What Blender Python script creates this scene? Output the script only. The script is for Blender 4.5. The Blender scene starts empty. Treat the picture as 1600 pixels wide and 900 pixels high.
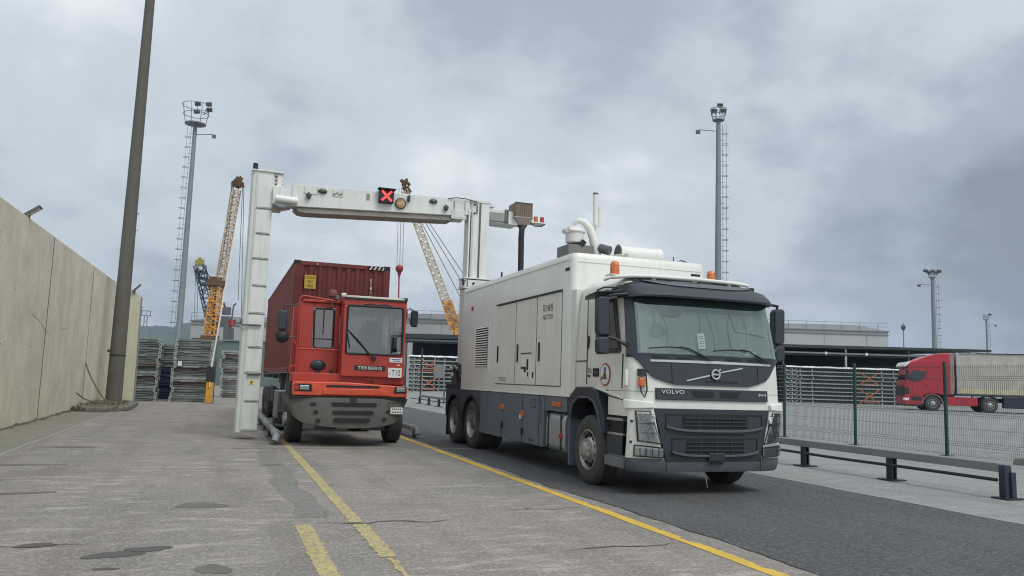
import bpy, bmesh, math, random
from mathutils import Vector, Matrix
random.seed(7)
S=bpy.context.scene
C=S.collection
W,Hh=1600.,900.
# ---------------------------------------------------------------- camera basis
F_PX=1250.; ROLL=.032; HC=1.52; VX,VY=345.,580.
_c,_s=math.cos(ROLL),math.sin(ROLL)
_d=(VY-450)*_c+(800-VX)*_s; _xv=(VX-800)*_c+(VY-450)*_s
PITCH=math.atan(_d/F_PX); PSI=math.atan2(-_xv,F_PX/math.cos(PITCH))
FW=Vector((math.sin(PSI)*math.cos(PITCH),math.cos(PSI)*math.cos(PITCH),math.sin(PITCH)))
R0=Vector((math.cos(PSI),-math.sin(PSI),0))
U0=Vector((-math.sin(PSI)*math.sin(PITCH),-math.cos(PSI)*math.sin(PITCH),math.cos(PITCH)))
RT=R0*_c+U0*_s; UP=U0*_c-R0*_s
DV=Vector((math.sin(PSI),math.cos(PSI),0))
def ray_pt(D,px,py):     # world point seen at a pixel, at level distance D along the view
    q=FW+RT*((px-800)/F_PX)-UP*((py-450)/F_PX); return Vector((0,0,HC))+q*(D/q.dot(DV))
def at(D,px,py=None):
    q=ray_pt(D,px,VY+ROLL*(px-VX) if py is None else py); return Vector((q.x,q.y,0))
def zat(D,px,py): return ray_pt(D,px,py).z
# ---------------------------------------------------------------- mesh builder
class MB:
    def __init__(s): s.v=[]; s.f=[]
    def add(s,vs,fs):
        n=len(s.v); s.v+= [tuple(v) for v in vs]; s.f+=[tuple(i+n for i in f) for f in fs]; return s
    def box(s,x0,x1,y0,y1,z0,z1):
        vs=[(x,y,z) for z in (z0,z1) for y in (y0,y1) for x in (x0,x1)]
        return s.add(vs,[(0,2,3,1),(4,5,7,6),(0,1,5,4),(2,6,7,3),(0,4,6,2),(1,3,7,5)])
    def obox(s,c,size,m=None,**k):
        hx,hy,hz=[a/2 for a in size]; c=Vector(c); m=m or Matrix.Identity(3)
        vs=[c+m@Vector((x,y,z)) for z in (-hz,hz) for y in (-hy,hy) for x in (-hx,hx)]
        return s.add(vs,[(0,2,3,1),(4,5,7,6),(0,1,5,4),(2,6,7,3),(0,4,6,2),(1,3,7,5)])
    def bar(s,p,q,w,h=None):
        p,q=Vector(p),Vector(q); d=(q-p); L=d.length; d.normalize()
        up=Vector((0,0,1)) if abs(d.z)<.95 else Vector((0,1,0))
        a=d.cross(up).normalized(); b=a.cross(d).normalized(); h=h or w
        m=Matrix((d,a,b)).transposed()
        return s.obox((p+q)/2,(L,w,h),m)
    def cyl(s,p,q,r0,r1=None,n=16,cap=True):
        r1=r0 if r1 is None else r1
        p,q=Vector(p),Vector(q); d=(q-p).normalized()
        up=Vector((0,0,1)) if abs(d.z)<.95 else Vector((1,0,0))
        a=d.cross(up).normalized(); b=d.cross(a).normalized()
        vs=[];
        for c,r in ((p,r0),(q,r1)):
            for i in range(n):
                t=2*math.pi*i/n; vs.append(c+a*(r*math.cos(t))+b*(r*math.sin(t)))
        fs=[(i,(i+1)%n,n+(i+1)%n,n+i) for i in range(n)]
        if cap: fs+=[tuple(range(n-1,-1,-1)),tuple(range(n,2*n))]
        return s.add(vs,fs)
    def tube(s,pts,r,n=8):
        pts=[Vector(p) for p in pts]; vs=[]; fs=[]; a=None
        for i,p in enumerate(pts):
            d=(pts[min(i+1,len(pts)-1)]-pts[max(i-1,0)]).normalized()
            if a is None:
                up=Vector((0,0,1)) if abs(d.z)<.95 else Vector((1,0,0)); a=d.cross(up).normalized()
            else: a=(a-d*a.dot(d)).normalized()
            b=d.cross(a)
            rr=r[i] if isinstance(r,(list,tuple)) else r
            for k in range(n):
                t=2*math.pi*k/n; vs.append(p+a*(rr*math.cos(t))+b*(rr*math.sin(t)))
        for i in range(len(pts)-1):
            for k in range(n): fs.append((i*n+k,i*n+(k+1)%n,(i+1)*n+(k+1)%n,(i+1)*n+k))
        fs+=[tuple(range(n-1,-1,-1)),tuple(range((len(pts)-1)*n,len(pts)*n))]
        return s.add(vs,fs)
    def lathe(s,prof,o,axis=(1,0,0),n=36):        # prof: (radius, along)
        o=Vector(o); d=Vector(axis).normalized(); up=Vector((0,0,1)) if abs(d.z)<.95 else Vector((1,0,0))
        a=d.cross(up).normalized(); b=d.cross(a).normalized(); vs=[]; m=len(prof)
        for i in range(n):
            t=2*math.pi*i/n; e=a*math.cos(t)+b*math.sin(t)
            for r,h in prof: vs.append(o+e*r+d*h)
        fs=[(i*m+j,i*m+j+1,((i+1)%n)*m+j+1,((i+1)%n)*m+j) for i in range(n) for j in range(m-1)]
        return s.add(vs,fs)
    def prism(s,poly,ax,a0,a1):                    # ax 'x': poly=(y,z); 'y': (x,z); 'z': (x,y)
        f={'x':lambda u,v,w:(w,u,v),'y':lambda u,v,w:(u,w,v),'z':lambda u,v,w:(u,v,w)}[ax]
        n=len(poly); vs=[f(u,v,a0) for u,v in poly]+[f(u,v,a1) for u,v in poly]
        fs=[tuple(range(n)),tuple(range(2*n-1,n-1,-1))]+[(i,(i+1)%n,n+(i+1)%n,n+i) for i in range(n)]
        return s.add(vs,fs)
    def loft(s,secs,cap=True):
        n=len(secs[0]); vs=[p for q in secs for p in q]; fs=[]
        for i in range(len(secs)-1):
            for k in range(n): fs.append((i*n+k,i*n+(k+1)%n,(i+1)*n+(k+1)%n,(i+1)*n+k))
        if cap: fs+=[tuple(range(n-1,-1,-1)),tuple(range((len(secs)-1)*n,len(secs)*n))]
        return s.add(vs,fs)
    def patch(s,g,gb=None):                        # g rows of points; gb the same grid behind it (gives thickness)
        R,K=len(g),len(g[0]); vs=[p for r in g for p in r]
        fs=[(i*K+j,i*K+j+1,(i+1)*K+j+1,(i+1)*K+j) for i in range(R-1) for j in range(K-1)]
        if gb:
            o=R*K; vs+=[p for r in gb for p in r]
            fs+=[(o+i*K+j,o+(i+1)*K+j,o+(i+1)*K+j+1,o+i*K+j+1) for i in range(R-1) for j in range(K-1)]
            ring=[j for j in range(K)]+[i*K+K-1 for i in range(1,R)]+[(R-1)*K+j for j in range(K-2,-1,-1)]+[i*K for i in range(R-2,0,-1)]
            for a,b in zip(ring,ring[1:]+ring[:1]): fs.append((a,o+a,o+b,b))
        return s.add(vs,fs)
    def sphere(s,c,r,n=12,m=8,zs=1.,half=False):
        prof=[]
        k0=-math.pi/2 if not half else 0
        for i in range(m+1):
            t=k0+(math.pi/2-k0)*i/m; prof.append((max(r*math.cos(t),.0005),r*zs*math.sin(t)))
        return s.lathe(prof,c,(0,0,1),n)
    def build(s,name,mat,parent=None,bevel=0,smooth=35,fix=True):
        off=parent.get('_o',(0,0,0)) if parent else (0,0,0)
        off=Vector(off)
        me=bpy.data.meshes.new(name); me.from_pydata([Vector(v)-off for v in s.v],[],s.f)
        if fix:
            bm=bmesh.new(); bm.from_mesh(me); bmesh.ops.recalc_face_normals(bm,faces=bm.faces[:]); bm.to_mesh(me); bm.free()
        me.materials.append(mat)
        if smooth: 
            me.polygons.foreach_set('use_smooth',[True]*len(me.polygons)); me.set_sharp_from_angle(angle=math.radians(smooth))
        o=bpy.data.objects.new(name,me); C.objects.link(o)
        if parent: o.parent=parent; o['_o']=tuple(off)
        if bevel:
            b=o.modifiers.new('bevel','BEVEL'); b.width=bevel; b.segments=2; b.limit_method='ANGLE'; b.angle_limit=math.radians(40)
        return o
def thing(name,label,cat,loc=(0,0,0),group=None):
    o=bpy.data.objects.new(name,None); C.objects.link(o); o.location=loc; o['_o']=tuple(loc)
    o.empty_display_size=.2
    return tag(o,label,cat,group)
def tag(o,label,cat,group=None):
    o['label']=label; o['category']=cat
    if group: o['group']=group
    return o
def struct(o): o['kind']='structure'; return o
def dup(root,loc=None,rot=None):
    def rec(o,p):
        c=o.copy(); C.objects.link(c)
        if p is not None: c.parent=p
        for ch in o.children: rec(ch,c)
        return c
    r=rec(root,None)
    if loc is not None: r.location=loc
    if rot is not None: r.rotation_euler=rot
    return r
# ---------------------------------------------------------------- materials
def mat(name,col,rough=.6,metal=0,var=.12,scale=3,bump=0,bscale=40,streak=0,scol=(.12,.1,.08),spec=.5,coat=0,emit=None,es=1,speck=0,
        stretch=(1,1,1)):
    m=bpy.data.materials.new(name); m.use_nodes=True; nt=m.node_tree; N=nt.nodes; L=nt.links
    b=N['Principled BSDF']; b.inputs['Roughness'].default_value=rough; b.inputs['Metallic'].default_value=metal
    b.inputs['Specular IOR Level'].default_value=spec
    if coat: b.inputs['Coat Weight'].default_value=coat; b.inputs['Coat Roughness'].default_value=.08
    tc=N.new('ShaderNodeTexCoord'); mp=N.new('ShaderNodeMapping'); mp.inputs['Scale'].default_value=stretch
    L.new(tc.outputs['Object'],mp.inputs['Vector'])
    no=N.new('ShaderNodeTexNoise'); no.inputs['Scale'].default_value=scale; no.inputs['Detail'].default_value=8; no.inputs['Roughness'].default_value=.65
    L.new(mp.outputs[0],no.inputs['Vector'])
    mr=N.new('ShaderNodeMapRange'); mr.inputs[1].default_value=.25; mr.inputs[2].default_value=.75; mr.inputs[3].default_value=1-var; mr.inputs[4].default_value=1+var
    L.new(no.outputs['Fac'],mr.inputs[0])
    hs=N.new('ShaderNodeHueSaturation'); hs.inputs['Color'].default_value=(*col,1); L.new(mr.outputs[0],hs.inputs['Value'])
    out=hs.outputs[0]
    if streak:
        mp2=N.new('ShaderNodeMapping'); mp2.inputs['Scale'].default_value=(14,14,.9); L.new(tc.outputs['Object'],mp2.inputs['Vector'])
        n2=N.new('ShaderNodeTexNoise'); n2.inputs['Scale'].default_value=1; n2.inputs['Detail'].default_value=6; L.new(mp2.outputs[0],n2.inputs['Vector'])
        r2=N.new('ShaderNodeMapRange'); r2.inputs[1].default_value=.5; r2.inputs[2].default_value=.8; r2.inputs[3].default_value=0; r2.inputs[4].default_value=streak
        L.new(n2.outputs['Fac'],r2.inputs[0])
        mx=N.new('ShaderNodeMix'); mx.data_type='RGBA'; mx.inputs[7].default_value=(*scol,1); L.new(out,mx.inputs[6]); L.new(r2.outputs[0],mx.inputs[0]); out=mx.outputs[2]
    if speck:
        n3=N.new('ShaderNodeTexNoise'); n3.inputs['Scale'].default_value=90; n3.inputs['Detail'].default_value=2; L.new(tc.outputs['Object'],n3.inputs['Vector'])
        r3=N.new('ShaderNodeMapRange'); r3.inputs[1].default_value=.3; r3.inputs[2].default_value=.7; r3.inputs[3].default_value=1-speck; r3.inputs[4].default_value=1+speck
        L.new(n3.outputs['Fac'],r3.inputs[0]); h3=N.new('ShaderNodeHueSaturation'); L.new(out,h3.inputs['Color']); L.new(r3.outputs[0],h3.inputs['Value']); out=h3.outputs[0]
    L.new(out,b.inputs['Base Color'])
    r4=N.new('ShaderNodeMapRange'); r4.inputs[3].default_value=max(rough-.08,.02); r4.inputs[4].default_value=min(rough+.1,1); L.new(no.outputs['Fac'],r4.inputs[0]); L.new(r4.outputs[0],b.inputs['Roughness'])
    if bump:
        nb=N.new('ShaderNodeTexNoise'); nb.inputs['Scale'].default_value=bscale; nb.inputs['Detail'].default_value=5; L.new(mp.outputs[0],nb.inputs['Vector'])
        bp=N.new('ShaderNodeBump'); bp.inputs['Strength'].default_value=bump; bp.inputs['Distance'].default_value=.02; L.new(nb.outputs['Fac'],bp.inputs['Height']); L.new(bp.outputs[0],b.inputs['Normal'])
    if emit: b.inputs['Emission Color'].default_value=(*emit,1); b.inputs['Emission Strength'].default_value=es
    return m
def glass(name,tint,refl=.12,rough=.03,ior=1.45):
    m=bpy.data.materials.new(name); m.use_nodes=True; nt=m.node_tree; N=nt.nodes; L=nt.links; N.clear()
    o=N.new('ShaderNodeOutputMaterial'); t=N.new('ShaderNodeBsdfTransparent'); t.inputs[0].default_value=(*tint,1)
    g=N.new('ShaderNodeBsdfGlossy'); g.inputs['Roughness'].default_value=rough; g.inputs[0].default_value=(.9,.95,.95,1)
    fr=N.new('ShaderNodeFresnel'); fr.inputs[0].default_value=ior
    ma=N.new('ShaderNodeMath'); ma.operation='ADD'; ma.inputs[1].default_value=refl; ma.use_clamp=True
    L.new(fr.outputs[0],ma.inputs[0]); mx=N.new('ShaderNodeMixShader'); L.new(ma.outputs[0],mx.inputs[0]); L.new(t.outputs[0],mx.inputs[1]); L.new(g.outputs[0],mx.inputs[2]); L.new(mx.outputs[0],o.inputs[0])
    return m
M={}
M['white']=mat('white_paint',(.72,.72,.665),.40,0,.07,1.3,.05,2.5,.28,(.38,.355,.29),coat=.15)
M['gwhite']=mat('gantry_white_paint',(.66,.68,.64),.45,0,.09,1.5,.04,3,.32,(.3,.3,.25),coat=.2)
M['wtrim']=mat('white_trim',(.75,.75,.7),.4,0,.04)
M['dark']=mat('dark_slate_plastic',(.030,.037,.047),.45,0,.12,5,.06,200)
M['bump']=mat('grey_bumper_plastic',(.085,.098,.11),.5,0,.15,4,.06,150)
M['slate']=mat('slate_blue_panel_paint',(.125,.155,.19),.45,0,.14,2,0,40,.25,(.2,.19,.17))
M['black']=mat('matte_black',(.012,.012,.014),.6,0,.2)
M['blackp']=mat('black_plastic',(.025,.027,.03),.4,0,.2)
M['rub']=mat('tyre_rubber',(.062,.060,.056),.85,0,.3,6,.3,60,speck=.15)
M['alu']=mat('brushed_aluminium',(.40,.40,.38),.42,.6,.3,8)
M['tank']=mat('satin_metal_tank',(.42,.44,.46),.42,.55,.12,3,0,40,.2,(.15,.14,.12))
M['silver']=mat('silver_trim',(.5,.53,.56),.3,.6,.05)
M['chrome']=mat('headlamp_chrome',(.85,.86,.84),.25,.1,.3,14)
M['orange']=mat('orange_lens',(.62,.15,.03),.3,0,.3,14,coat=.4)
M['redlens']=mat('red_lens',(.45,.02,.02),.25,0,.1,8,coat=.5)
M['grn']=mat('dark_green_lens',(.05,.09,.05),.3,0,.1)
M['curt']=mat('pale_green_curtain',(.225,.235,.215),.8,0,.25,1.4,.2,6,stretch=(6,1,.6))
M['ws']=glass('windscreen_glass',(.82,.88,.86),.10,ior=1.14)
M['wd']=glass('dark_cab_glass',(.45,.5,.52),.12)
M['pane']=mat('dark_window_glass',(.02,.03,.035),.08,0,.1,coat=.3)
M['lens']=glass('clear_lamp_lens',(.85,.88,.88),.12,.05)
M['red']=mat('red_orange_cab_paint',(.40,.034,.019),.45,0,.2,2,0,40,.38,(.18,.04,.03),coat=.2)
M['org']=mat('bright_orange_paint',(.60,.078,.030),.5,0,.25,5,0,40,.35,(.3,.05,.03),coat=.2)
M['cab_dk']=mat('cab_interior',(.05,.05,.052),.8,0,.2)
M['seat']=mat('seat_fabric',(.09,.09,.1),.9,0,.2)
M['cast']=mat('grey_cast_bumper',(.115,.118,.108),.75,0,.25,4,.25,60,.2,(.16,.15,.13))
M['cont']=mat('oxide_red_container_paint',(.20,.045,.040),.6,0,.28,2.2,.05,30,.45,(.13,.05,.035))
M['contf']=mat('dark_corner_casting',(.05,.035,.035),.6,0,.3)
M['yel']=mat('yellow_sticker',(.75,.52,.06),.5,0,.08)
M['plate']=mat('white_plate',(.72,.7,.66),.5,0,.06)
M['ink']=mat('black_ink',(.02,.02,.022),.6,0,.05)
M['inkw']=mat('white_ink',(.75,.72,.68),.6,0,.1)
M['inkb']=mat('blue_ink',(.06,.10,.3),.6,0,.1)
M['inkr']=mat('red_ink',(.35,.05,.05),.6,0,.1)
M['steel']=mat('weathered_steel',(.12,.125,.125),.6,.4,.3,4)
M['galv']=mat('galvanised_steel',(.42,.44,.43),.5,.5,.25,3)
M['galvg']=mat('galvanised_mast',(.22,.25,.27),.6,.2,.15,.6)
M['rackg']=mat('greenish_grey_rack_steel',(.16,.185,.175),.7,.2,.45,2.2)
M['rackb']=mat('navy_rack_steel',(.035,.045,.09),.7,.1,.4,2.2)
M['rackr']=mat('rusty_rack_steel',(.15,.12,.11),.8,.1,.4,2.2)
M['bund']=mat('pale_galvanised_panel',(.5,.52,.5),.5,.3,.2,1)
M['bundd']=mat('dark_bundle_core',(.03,.045,.04),.8,0,.4,1.5)
M['tarp']=mat('white_sheet_roofing',(.75,.77,.77),.5,0,.06)
M['craney']=mat('crane_yellow_paint',(.52,.28,.07),.6,0,.3,1.5,0,40)
M['cranep']=mat('faded_crane_boom_paint',(.50,.38,.24),.6,0,.3,1.5)
M['craneo']=mat('crane_orange_paint',(.62,.27,.03),.6,0,.3,1.5)
M['craneb']=mat('dark_blue_crane_paint',(.05,.07,.10),.6,0,.25)
M['rustb']=mat('rusty_brown_machinery',(.12,.065,.035),.8,0,.45,3)
M['rope']=mat('steel_rope',(.16,.17,.18),.6,.3,.1)
M['hook']=mat('hook_red_paint',(.25,.03,.03),.6,0,.3)
M['poleg']=mat('dark_concrete_pole',(.115,.108,.092),.85,0,.16,1.2,.3,50,.2,(.06,.055,.05))
M['hall']=mat('pale_hall_cladding',(.42,.43,.42),.7,0,.05,.5)
M['hallt']=mat('grey_roof_trim',(.2,.22,.23),.6,0,.1)
M['canopy']=mat('dark_green_canopy_steel',(.03,.04,.04),.7,0,.2,.5)
M['canin']=mat('dark_navy_shed_wall',(.02,.026,.04),.8,0,.2,.5)
M['postg']=mat('green_fence_post_paint',(.008,.06,.045),.5,0,.2)
M['wire']=mat('green_grey_fence_wire',(.05,.07,.065),.5,.3,.1)
M['bol']=mat('dark_blue_bollard_paint',(.022,.032,.045),.5,0,.3,6)
M['beam']=mat('grey_barrier_beam',(.22,.225,.225),.65,0,.1,1.5,.1,40)
M['rail']=mat('grey_guide_pipe_paint',(.26,.27,.27),.6,.2,.3,5,.1,40)
M['amber']=mat('amber_barrier_paint',(.62,.30,.015),.55,0,.25,4,0,40,.3,(.25,.12,.03))
M['rtruck']=mat('crimson_truck_paint',(.42,.02,.035),.4,0,.12,1.5,coat=.2)
M['tarpc']=mat('cream_trailer_curtain',(.44,.415,.37),.75,0,.18,1.6,.15,8,.3,(.25,.2,.15))
M['tarpy']=mat('yellowed_curtain_band',(.52,.47,.3),.75,0,.2,3)
M['rubble']=mat('rough_foundation_concrete',(.16,.15,.125),.95,0,.4,5,.8,20)
M['moss']=mat('mossy_kerb_stone',(.085,.083,.062),.95,0,.4,4,.6,20)
M['brown']=mat('brown_mesh_guard',(.20,.15,.10),.8,0,.3,30)
M['navy']=mat('dark_navy_paint',(.02,.028,.045),.6,0,.3)
M['xorg']=mat('orange_red_bar_paint',(.55,.14,.06),.6,0,.2)
# ---------------------------------------------------------------- ground shaders
def ground_mat(name,c1,c2,c3,streak=.3,bump=.35,wet=False,kind='concrete',light=0.):
    m=bpy.data.materials.new(name); m.use_nodes=True; nt=m.node_tree; N=nt.nodes; L=nt.links; b=N['Principled BSDF']
    ge=N.new('ShaderNodeNewGeometry'); 
    def noise(sc,det=6,st=(1,1,1),rough=.6,dist=0):
        mp=N.new('ShaderNodeMapping'); mp.inputs['Scale'].default_value=st; L.new(ge.outputs['Position'],mp.inputs[0])
        n=N.new('ShaderNodeTexNoise'); n.inputs['Scale'].default_value=sc; n.inputs['Detail'].default_value=det; n.inputs['Roughness'].default_value=rough; n.inputs['Distortion'].default_value=dist
        L.new(mp.outputs[0],n.inputs['Vector']); return n.outputs['Fac']
    def rng(x,a,bb,c,d):
        r=N.new('ShaderNodeMapRange'); r.inputs[1].default_value=a; r.inputs[2].default_value=bb; r.inputs[3].default_value=c; r.inputs[4].default_value=d; L.new(x,r.inputs[0]); return r.outputs[0]
    def mix(f,a,bb,mode='MIX'):
        x=N.new('ShaderNodeMix'); x.data_type='RGBA'; x.blend_type=mode
        if hasattr(f,'links'): L.new(f,x.inputs[0])
        else: x.inputs[0].default_value=f
        for k,q in ((6,a),(7,bb)):
            if isinstance(q,tuple): x.inputs[k].default_value=(*q,1)
            else: L.new(q,x.inputs[k])
        return x.outputs[2]
    big=noise(.33,6,(1,.6,1),.6,.6); mid=noise(1.1,7,(1,1,1),.65,.3); st=noise(1.0,9,(1.7,5.5,1),.72,.35); pm=noise(.5,4,(1,1,1),.6,.8); fine=noise(38,3); vf=noise(75,3)
    col=mix(rng(big,.38,.62,0,1),c1,c2)
    col=mix(rng(mid,.42,.72,0,.8),col,c3)
    if kind=='concrete':
        sk=N.new('ShaderNodeMath'); sk.operation='MULTIPLY'; L.new(rng(st,.51,.62,0,streak),sk.inputs[0]); L.new(rng(pm,.38,.62,.15,1),sk.inputs[1]); col=mix(sk.outputs[0],col,tuple(min(1,a*1.75+.03) for a in c1))
        col=mix(rng(st,.43,.28,0,streak*.6),col,tuple(a*.6 for a in c1))
        blot=noise(.55,5,(1,1.3,1),.6,1.2); col=mix(rng(blot,.54,.68,0,.5),col,tuple(a*.5 for a in c1))
        # hair cracks
        vo=N.new('ShaderNodeTexVoronoi'); vo.feature='DISTANCE_TO_EDGE'; vo.inputs['Scale'].default_value=.17
        mpv=N.new('ShaderNodeMapping'); L.new(ge.outputs['Position'],mpv.inputs[0])
        va=N.new('ShaderNodeVectorMath'); va.operation='MULTIPLY_ADD'; nn=N.new('ShaderNodeTexNoise'); nn.inputs['Scale'].default_value=1.5; nn.inputs['Detail'].default_value=6
        L.new(ge.outputs['Position'],nn.inputs['Vector']); va.inputs[1].default_value=(.9,.9,0); L.new(nn.outputs['Color'],va.inputs[0]); L.new(mpv.outputs[0],va.inputs[2]); L.new(va.outputs[0],vo.inputs['Vector'])
        col=mix(rng(vo.outputs['Distance'],.0,.006,.28,0),col,tuple(a*.35 for a in c1))
        trk=noise(.7,5,(2.2,.14,1),.6,.2); col=mix(rng(trk,.50,.66,0,.5),col,tuple(a*.55 for a in c1))
    col=mix(rng(fine,.3,.7,0,.35),col,tuple(a*.6 for a in c2))
    sp=rng(vf,.56,.68,0,.6 if kind=='concrete' else .6); col=mix(sp,col,tuple(min(1,a*1.9+.03) for a in c2))
    if kind=='asphalt':
        tr=noise(.8,6,(3.5,.22,1),.6); col=mix(rng(tr,.5,.75,0,.5),col,tuple(a*.5 for a in c1))
        pa=noise(.35,5,(1,1,1),.6,.5); col=mix(rng(pa,.5,.7,0,.4),col,tuple(a*1.7 for a in c1))
    gr1=noise(22,5,(1,1,1),.8); gr2=noise(30,4,(1,1,1),.75,.5); k=.33 if kind=='concrete' else .55
    col=mix(rng(gr1,.50,.60,0,k),col,tuple(min(1,a*1.7+.04) for a in c3)); col=mix(rng(gr2,.48,.38,0,k),col,tuple(a*.42 for a in c2))
    L.new(col,b.inputs['Base Color']); 
    rr=rng(mid,.3,.7,.72,.95); L.new(rr,b.inputs['Roughness']); b.inputs['Specular IOR Level'].default_value=.3
    bp=N.new('ShaderNodeBump'); bp.inputs['Strength'].default_value=bump; bp.inputs['Distance'].default_value=.012
    ad=N.new('ShaderNodeMath'); ad.operation='ADD'; L.new(vf,ad.inputs[0]); L.new(st if kind=='concrete' else fine,ad.inputs[1]); L.new(ad.outputs[0],bp.inputs['Height']); L.new(bp.outputs[0],b.inputs['Normal'])
    return m
G_left=ground_mat('brownish_worn_concrete',(.285,.235,.212),(.18,.186,.16),(.33,.29,.268),.9,.6)
G_right=ground_mat('pale_brushed_concrete',(.255,.25,.24),(.225,.225,.215),(.30,.295,.285),.5)
G_asph=ground_mat('dark_asphalt',(.078,.077,.079),(.088,.087,.086),(.105,.103,.102),0,.8,kind='asphalt')
G_gut=ground_mat('mossy_gutter_concrete',(.22,.20,.165),(.185,.185,.14),(.27,.25,.2),.7)
def paint(name,col,wear=.45,under=(.2,.19,.18),sc=12):
    m=bpy.data.materials.new(name); m.use_nodes=True; nt=m.node_tree; N=nt.nodes; L=nt.links; b=N['Principled BSDF']; b.inputs['Roughness'].default_value=.7
    ge=N.new('ShaderNodeNewGeometry'); n=N.new('ShaderNodeTexNoise'); n.inputs['Scale'].default_value=sc; n.inputs['Detail'].default_value=10; n.inputs['Roughness'].default_value=.75; L.new(ge.outputs['Position'],n.inputs['Vector'])
    r=N.new('ShaderNodeMapRange'); r.inputs[1].default_value=1-wear-.06; r.inputs[2].default_value=1-wear+.08; L.new(n.outputs['Fac'],r.inputs[0])
    x=N.new('ShaderNodeMix'); x.data_type='RGBA'; x.inputs[6].default_value=(*col,1); x.inputs[7].default_value=(*under,1); L.new(r.outputs[0],x.inputs[0])
    n2=N.new('ShaderNodeTexNoise'); n2.inputs['Scale'].default_value=2; n2.inputs['Detail'].default_value=5; L.new(ge.outputs['Position'],n2.inputs['Vector'])
    h=N.new('ShaderNodeHueSaturation'); r2=N.new('ShaderNodeMapRange'); r2.inputs[3].default_value=.7; r2.inputs[4].default_value=1.2; L.new(n2.outputs['Fac'],r2.inputs[0]); L.new(r2.outputs[0],h.inputs['Value']); L.new(x.outputs[2],h.inputs['Color']); L.new(h.outputs[0],b.inputs['Base Color'])
    return m
P_yel=paint('fresh_yellow_road_paint',(.66,.43,.06),.39,(.2,.19,.17))
P_old=paint('faded_yellow_road_paint',(.52,.42,.16),.49,(.25,.23,.19),22)
P_pale=paint('thin_pale_line_paint',(.36,.33,.22),.45)
P_edge=paint('pale_kerb_edge',(.31,.30,.26),.5,(.28,.27,.26))
# ---------------------------------------------------------------- setting
def sm(x,a,b):
    t=max(0,min(1,(x-a)/(b-a))); return t*t*(3-2*t)
def gz(x,y):
    D=x*DV.x+y*DV.y
    return .36*sm(D,38,56)*sm(x,11,20)*(1-sm(D,150,260))
xs=[-4000,-1500,-500,-150,-40,0,9,11]+[11+1.5*i for i in range(1,60)]+[110,130,160,220,400,900,1800,4000]
ys=[-400,-60,-10,0,10,20,26]+[26+2*i for i in range(1,60)]+[160,190,230,300,500,900,1500,2400,4000]
b=MB(); 
g=[[(x,y,gz(x,y)) for x in xs] for y in ys]; b.patch(g)
o=struct(b.build('ground',G_right,smooth=60,fix=False))
def sheet(name,x0,x1,y0,y1,z,m,jit=0,n=1):
    b=MB(); L_=[];R_=[]
    for i in range(n+1):
        y=y0+(y1-y0)*i/n; L_.append((x0+random.uniform(-jit,jit),y,z)); R_.append((x1+random.uniform(-jit,jit),y,z))
    b.patch([[a,c] for a,c in zip(L_,R_)]); return struct(b.build(name,m,fix=False,smooth=0))
sheet('yard_pavement',-3.38,4.95,-6,90,.004,G_left,.012,160)
sheet('gutter',-4.76,-3.42,-6,60,.003,G_gut)
sheet('gutter_edge_line',-3.43,-3.35,-6,36,.009,P_edge,.012,90)
def redge(y): return 4.63+.17*sm(y,11,8)*1.0+.02*math.sin(y*2.1)+.012*math.sin(y*7.3)
def sm_(y): return 1-sm(y,8,11)
def redge(y): return 4.63+.15*sm_(y)+.02*math.sin(y*2.1)+.012*math.sin(y*7.3)+.008*math.sin(y*19)
b=MB(); ysr=[-6+.12*i for i in range(200)]+[18+.8*i for i in range(128)]
b.patch([[(redge(y),y,.008),(9.12+.01*math.sin(y*3),y,.008)] for y in ysr]); struct(b.build('asphalt_road',G_asph,fix=False,smooth=0))
mj=mat('dirty_road_joint',(.045,.043,.04),.9,0,.3,6)
b=MB(); b.patch([[(redge(y)-.022-.012*math.sin(y*5.3),y,.0088),(redge(y)+.004+.01*math.sin(y*11),y,.0088)] for y in [2+.1*i for i in range(240)]]); struct(b.build('road_joint',mj,fix=False,smooth=0))
sheet('road_edge_line',9.10,9.16,-6,90,.0125,P_edge,.008,150)
# painted lane lines
def line(name,x0,x1,y0,y1,m,jit=.012,z=.0095,n=60):
    return sheet(name,x0,x1,y0,y1,z,m,jit,n)
b=MB(); rn=random.Random(21); rows=[]
nick=[(7.05,.12,.05),(7.6,.05,.03),(5.9,.1,.03),(9.3,.08,.03),(11.2,.1,.04)]
for i in range(620):
    y=-5+i*.065; nk=sum(d for c_,w_,d in nick if abs(y-c_)<w_)
    rows.append([(4.345+rn.uniform(-.004,.004)+.006*math.sin(y*3),y,.0082),(4.487-nk+rn.uniform(-.006,.006)+.006*math.sin(y*2.3),y,.0082)])
b.patch(rows); struct(b.build('lane_line',P_yel,fix=False,smooth=0))
line('lane_line',1.36,1.50,8.55,30,P_old,.006,.0082,200)
line('lane_line',1.37,1.52,6.9,8.45,P_old,.016,.0082,60)
line('lane_line',1.42,1.48,4.6,6.85,P_old,.022,.0082,60)
line('lane_line',.80,.965,4.5,8.5,P_old,.012,.0082,110)
b=MB(); b.patch([[(.3+i*.16,17.0+.02*math.sin(i),.0110),(.3+i*.16,17.07+.02*math.sin(i*1.7),.0110)] for i in range(36)]); struct(b.build('cross_line',P_pale,fix=False,smooth=0))
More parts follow.
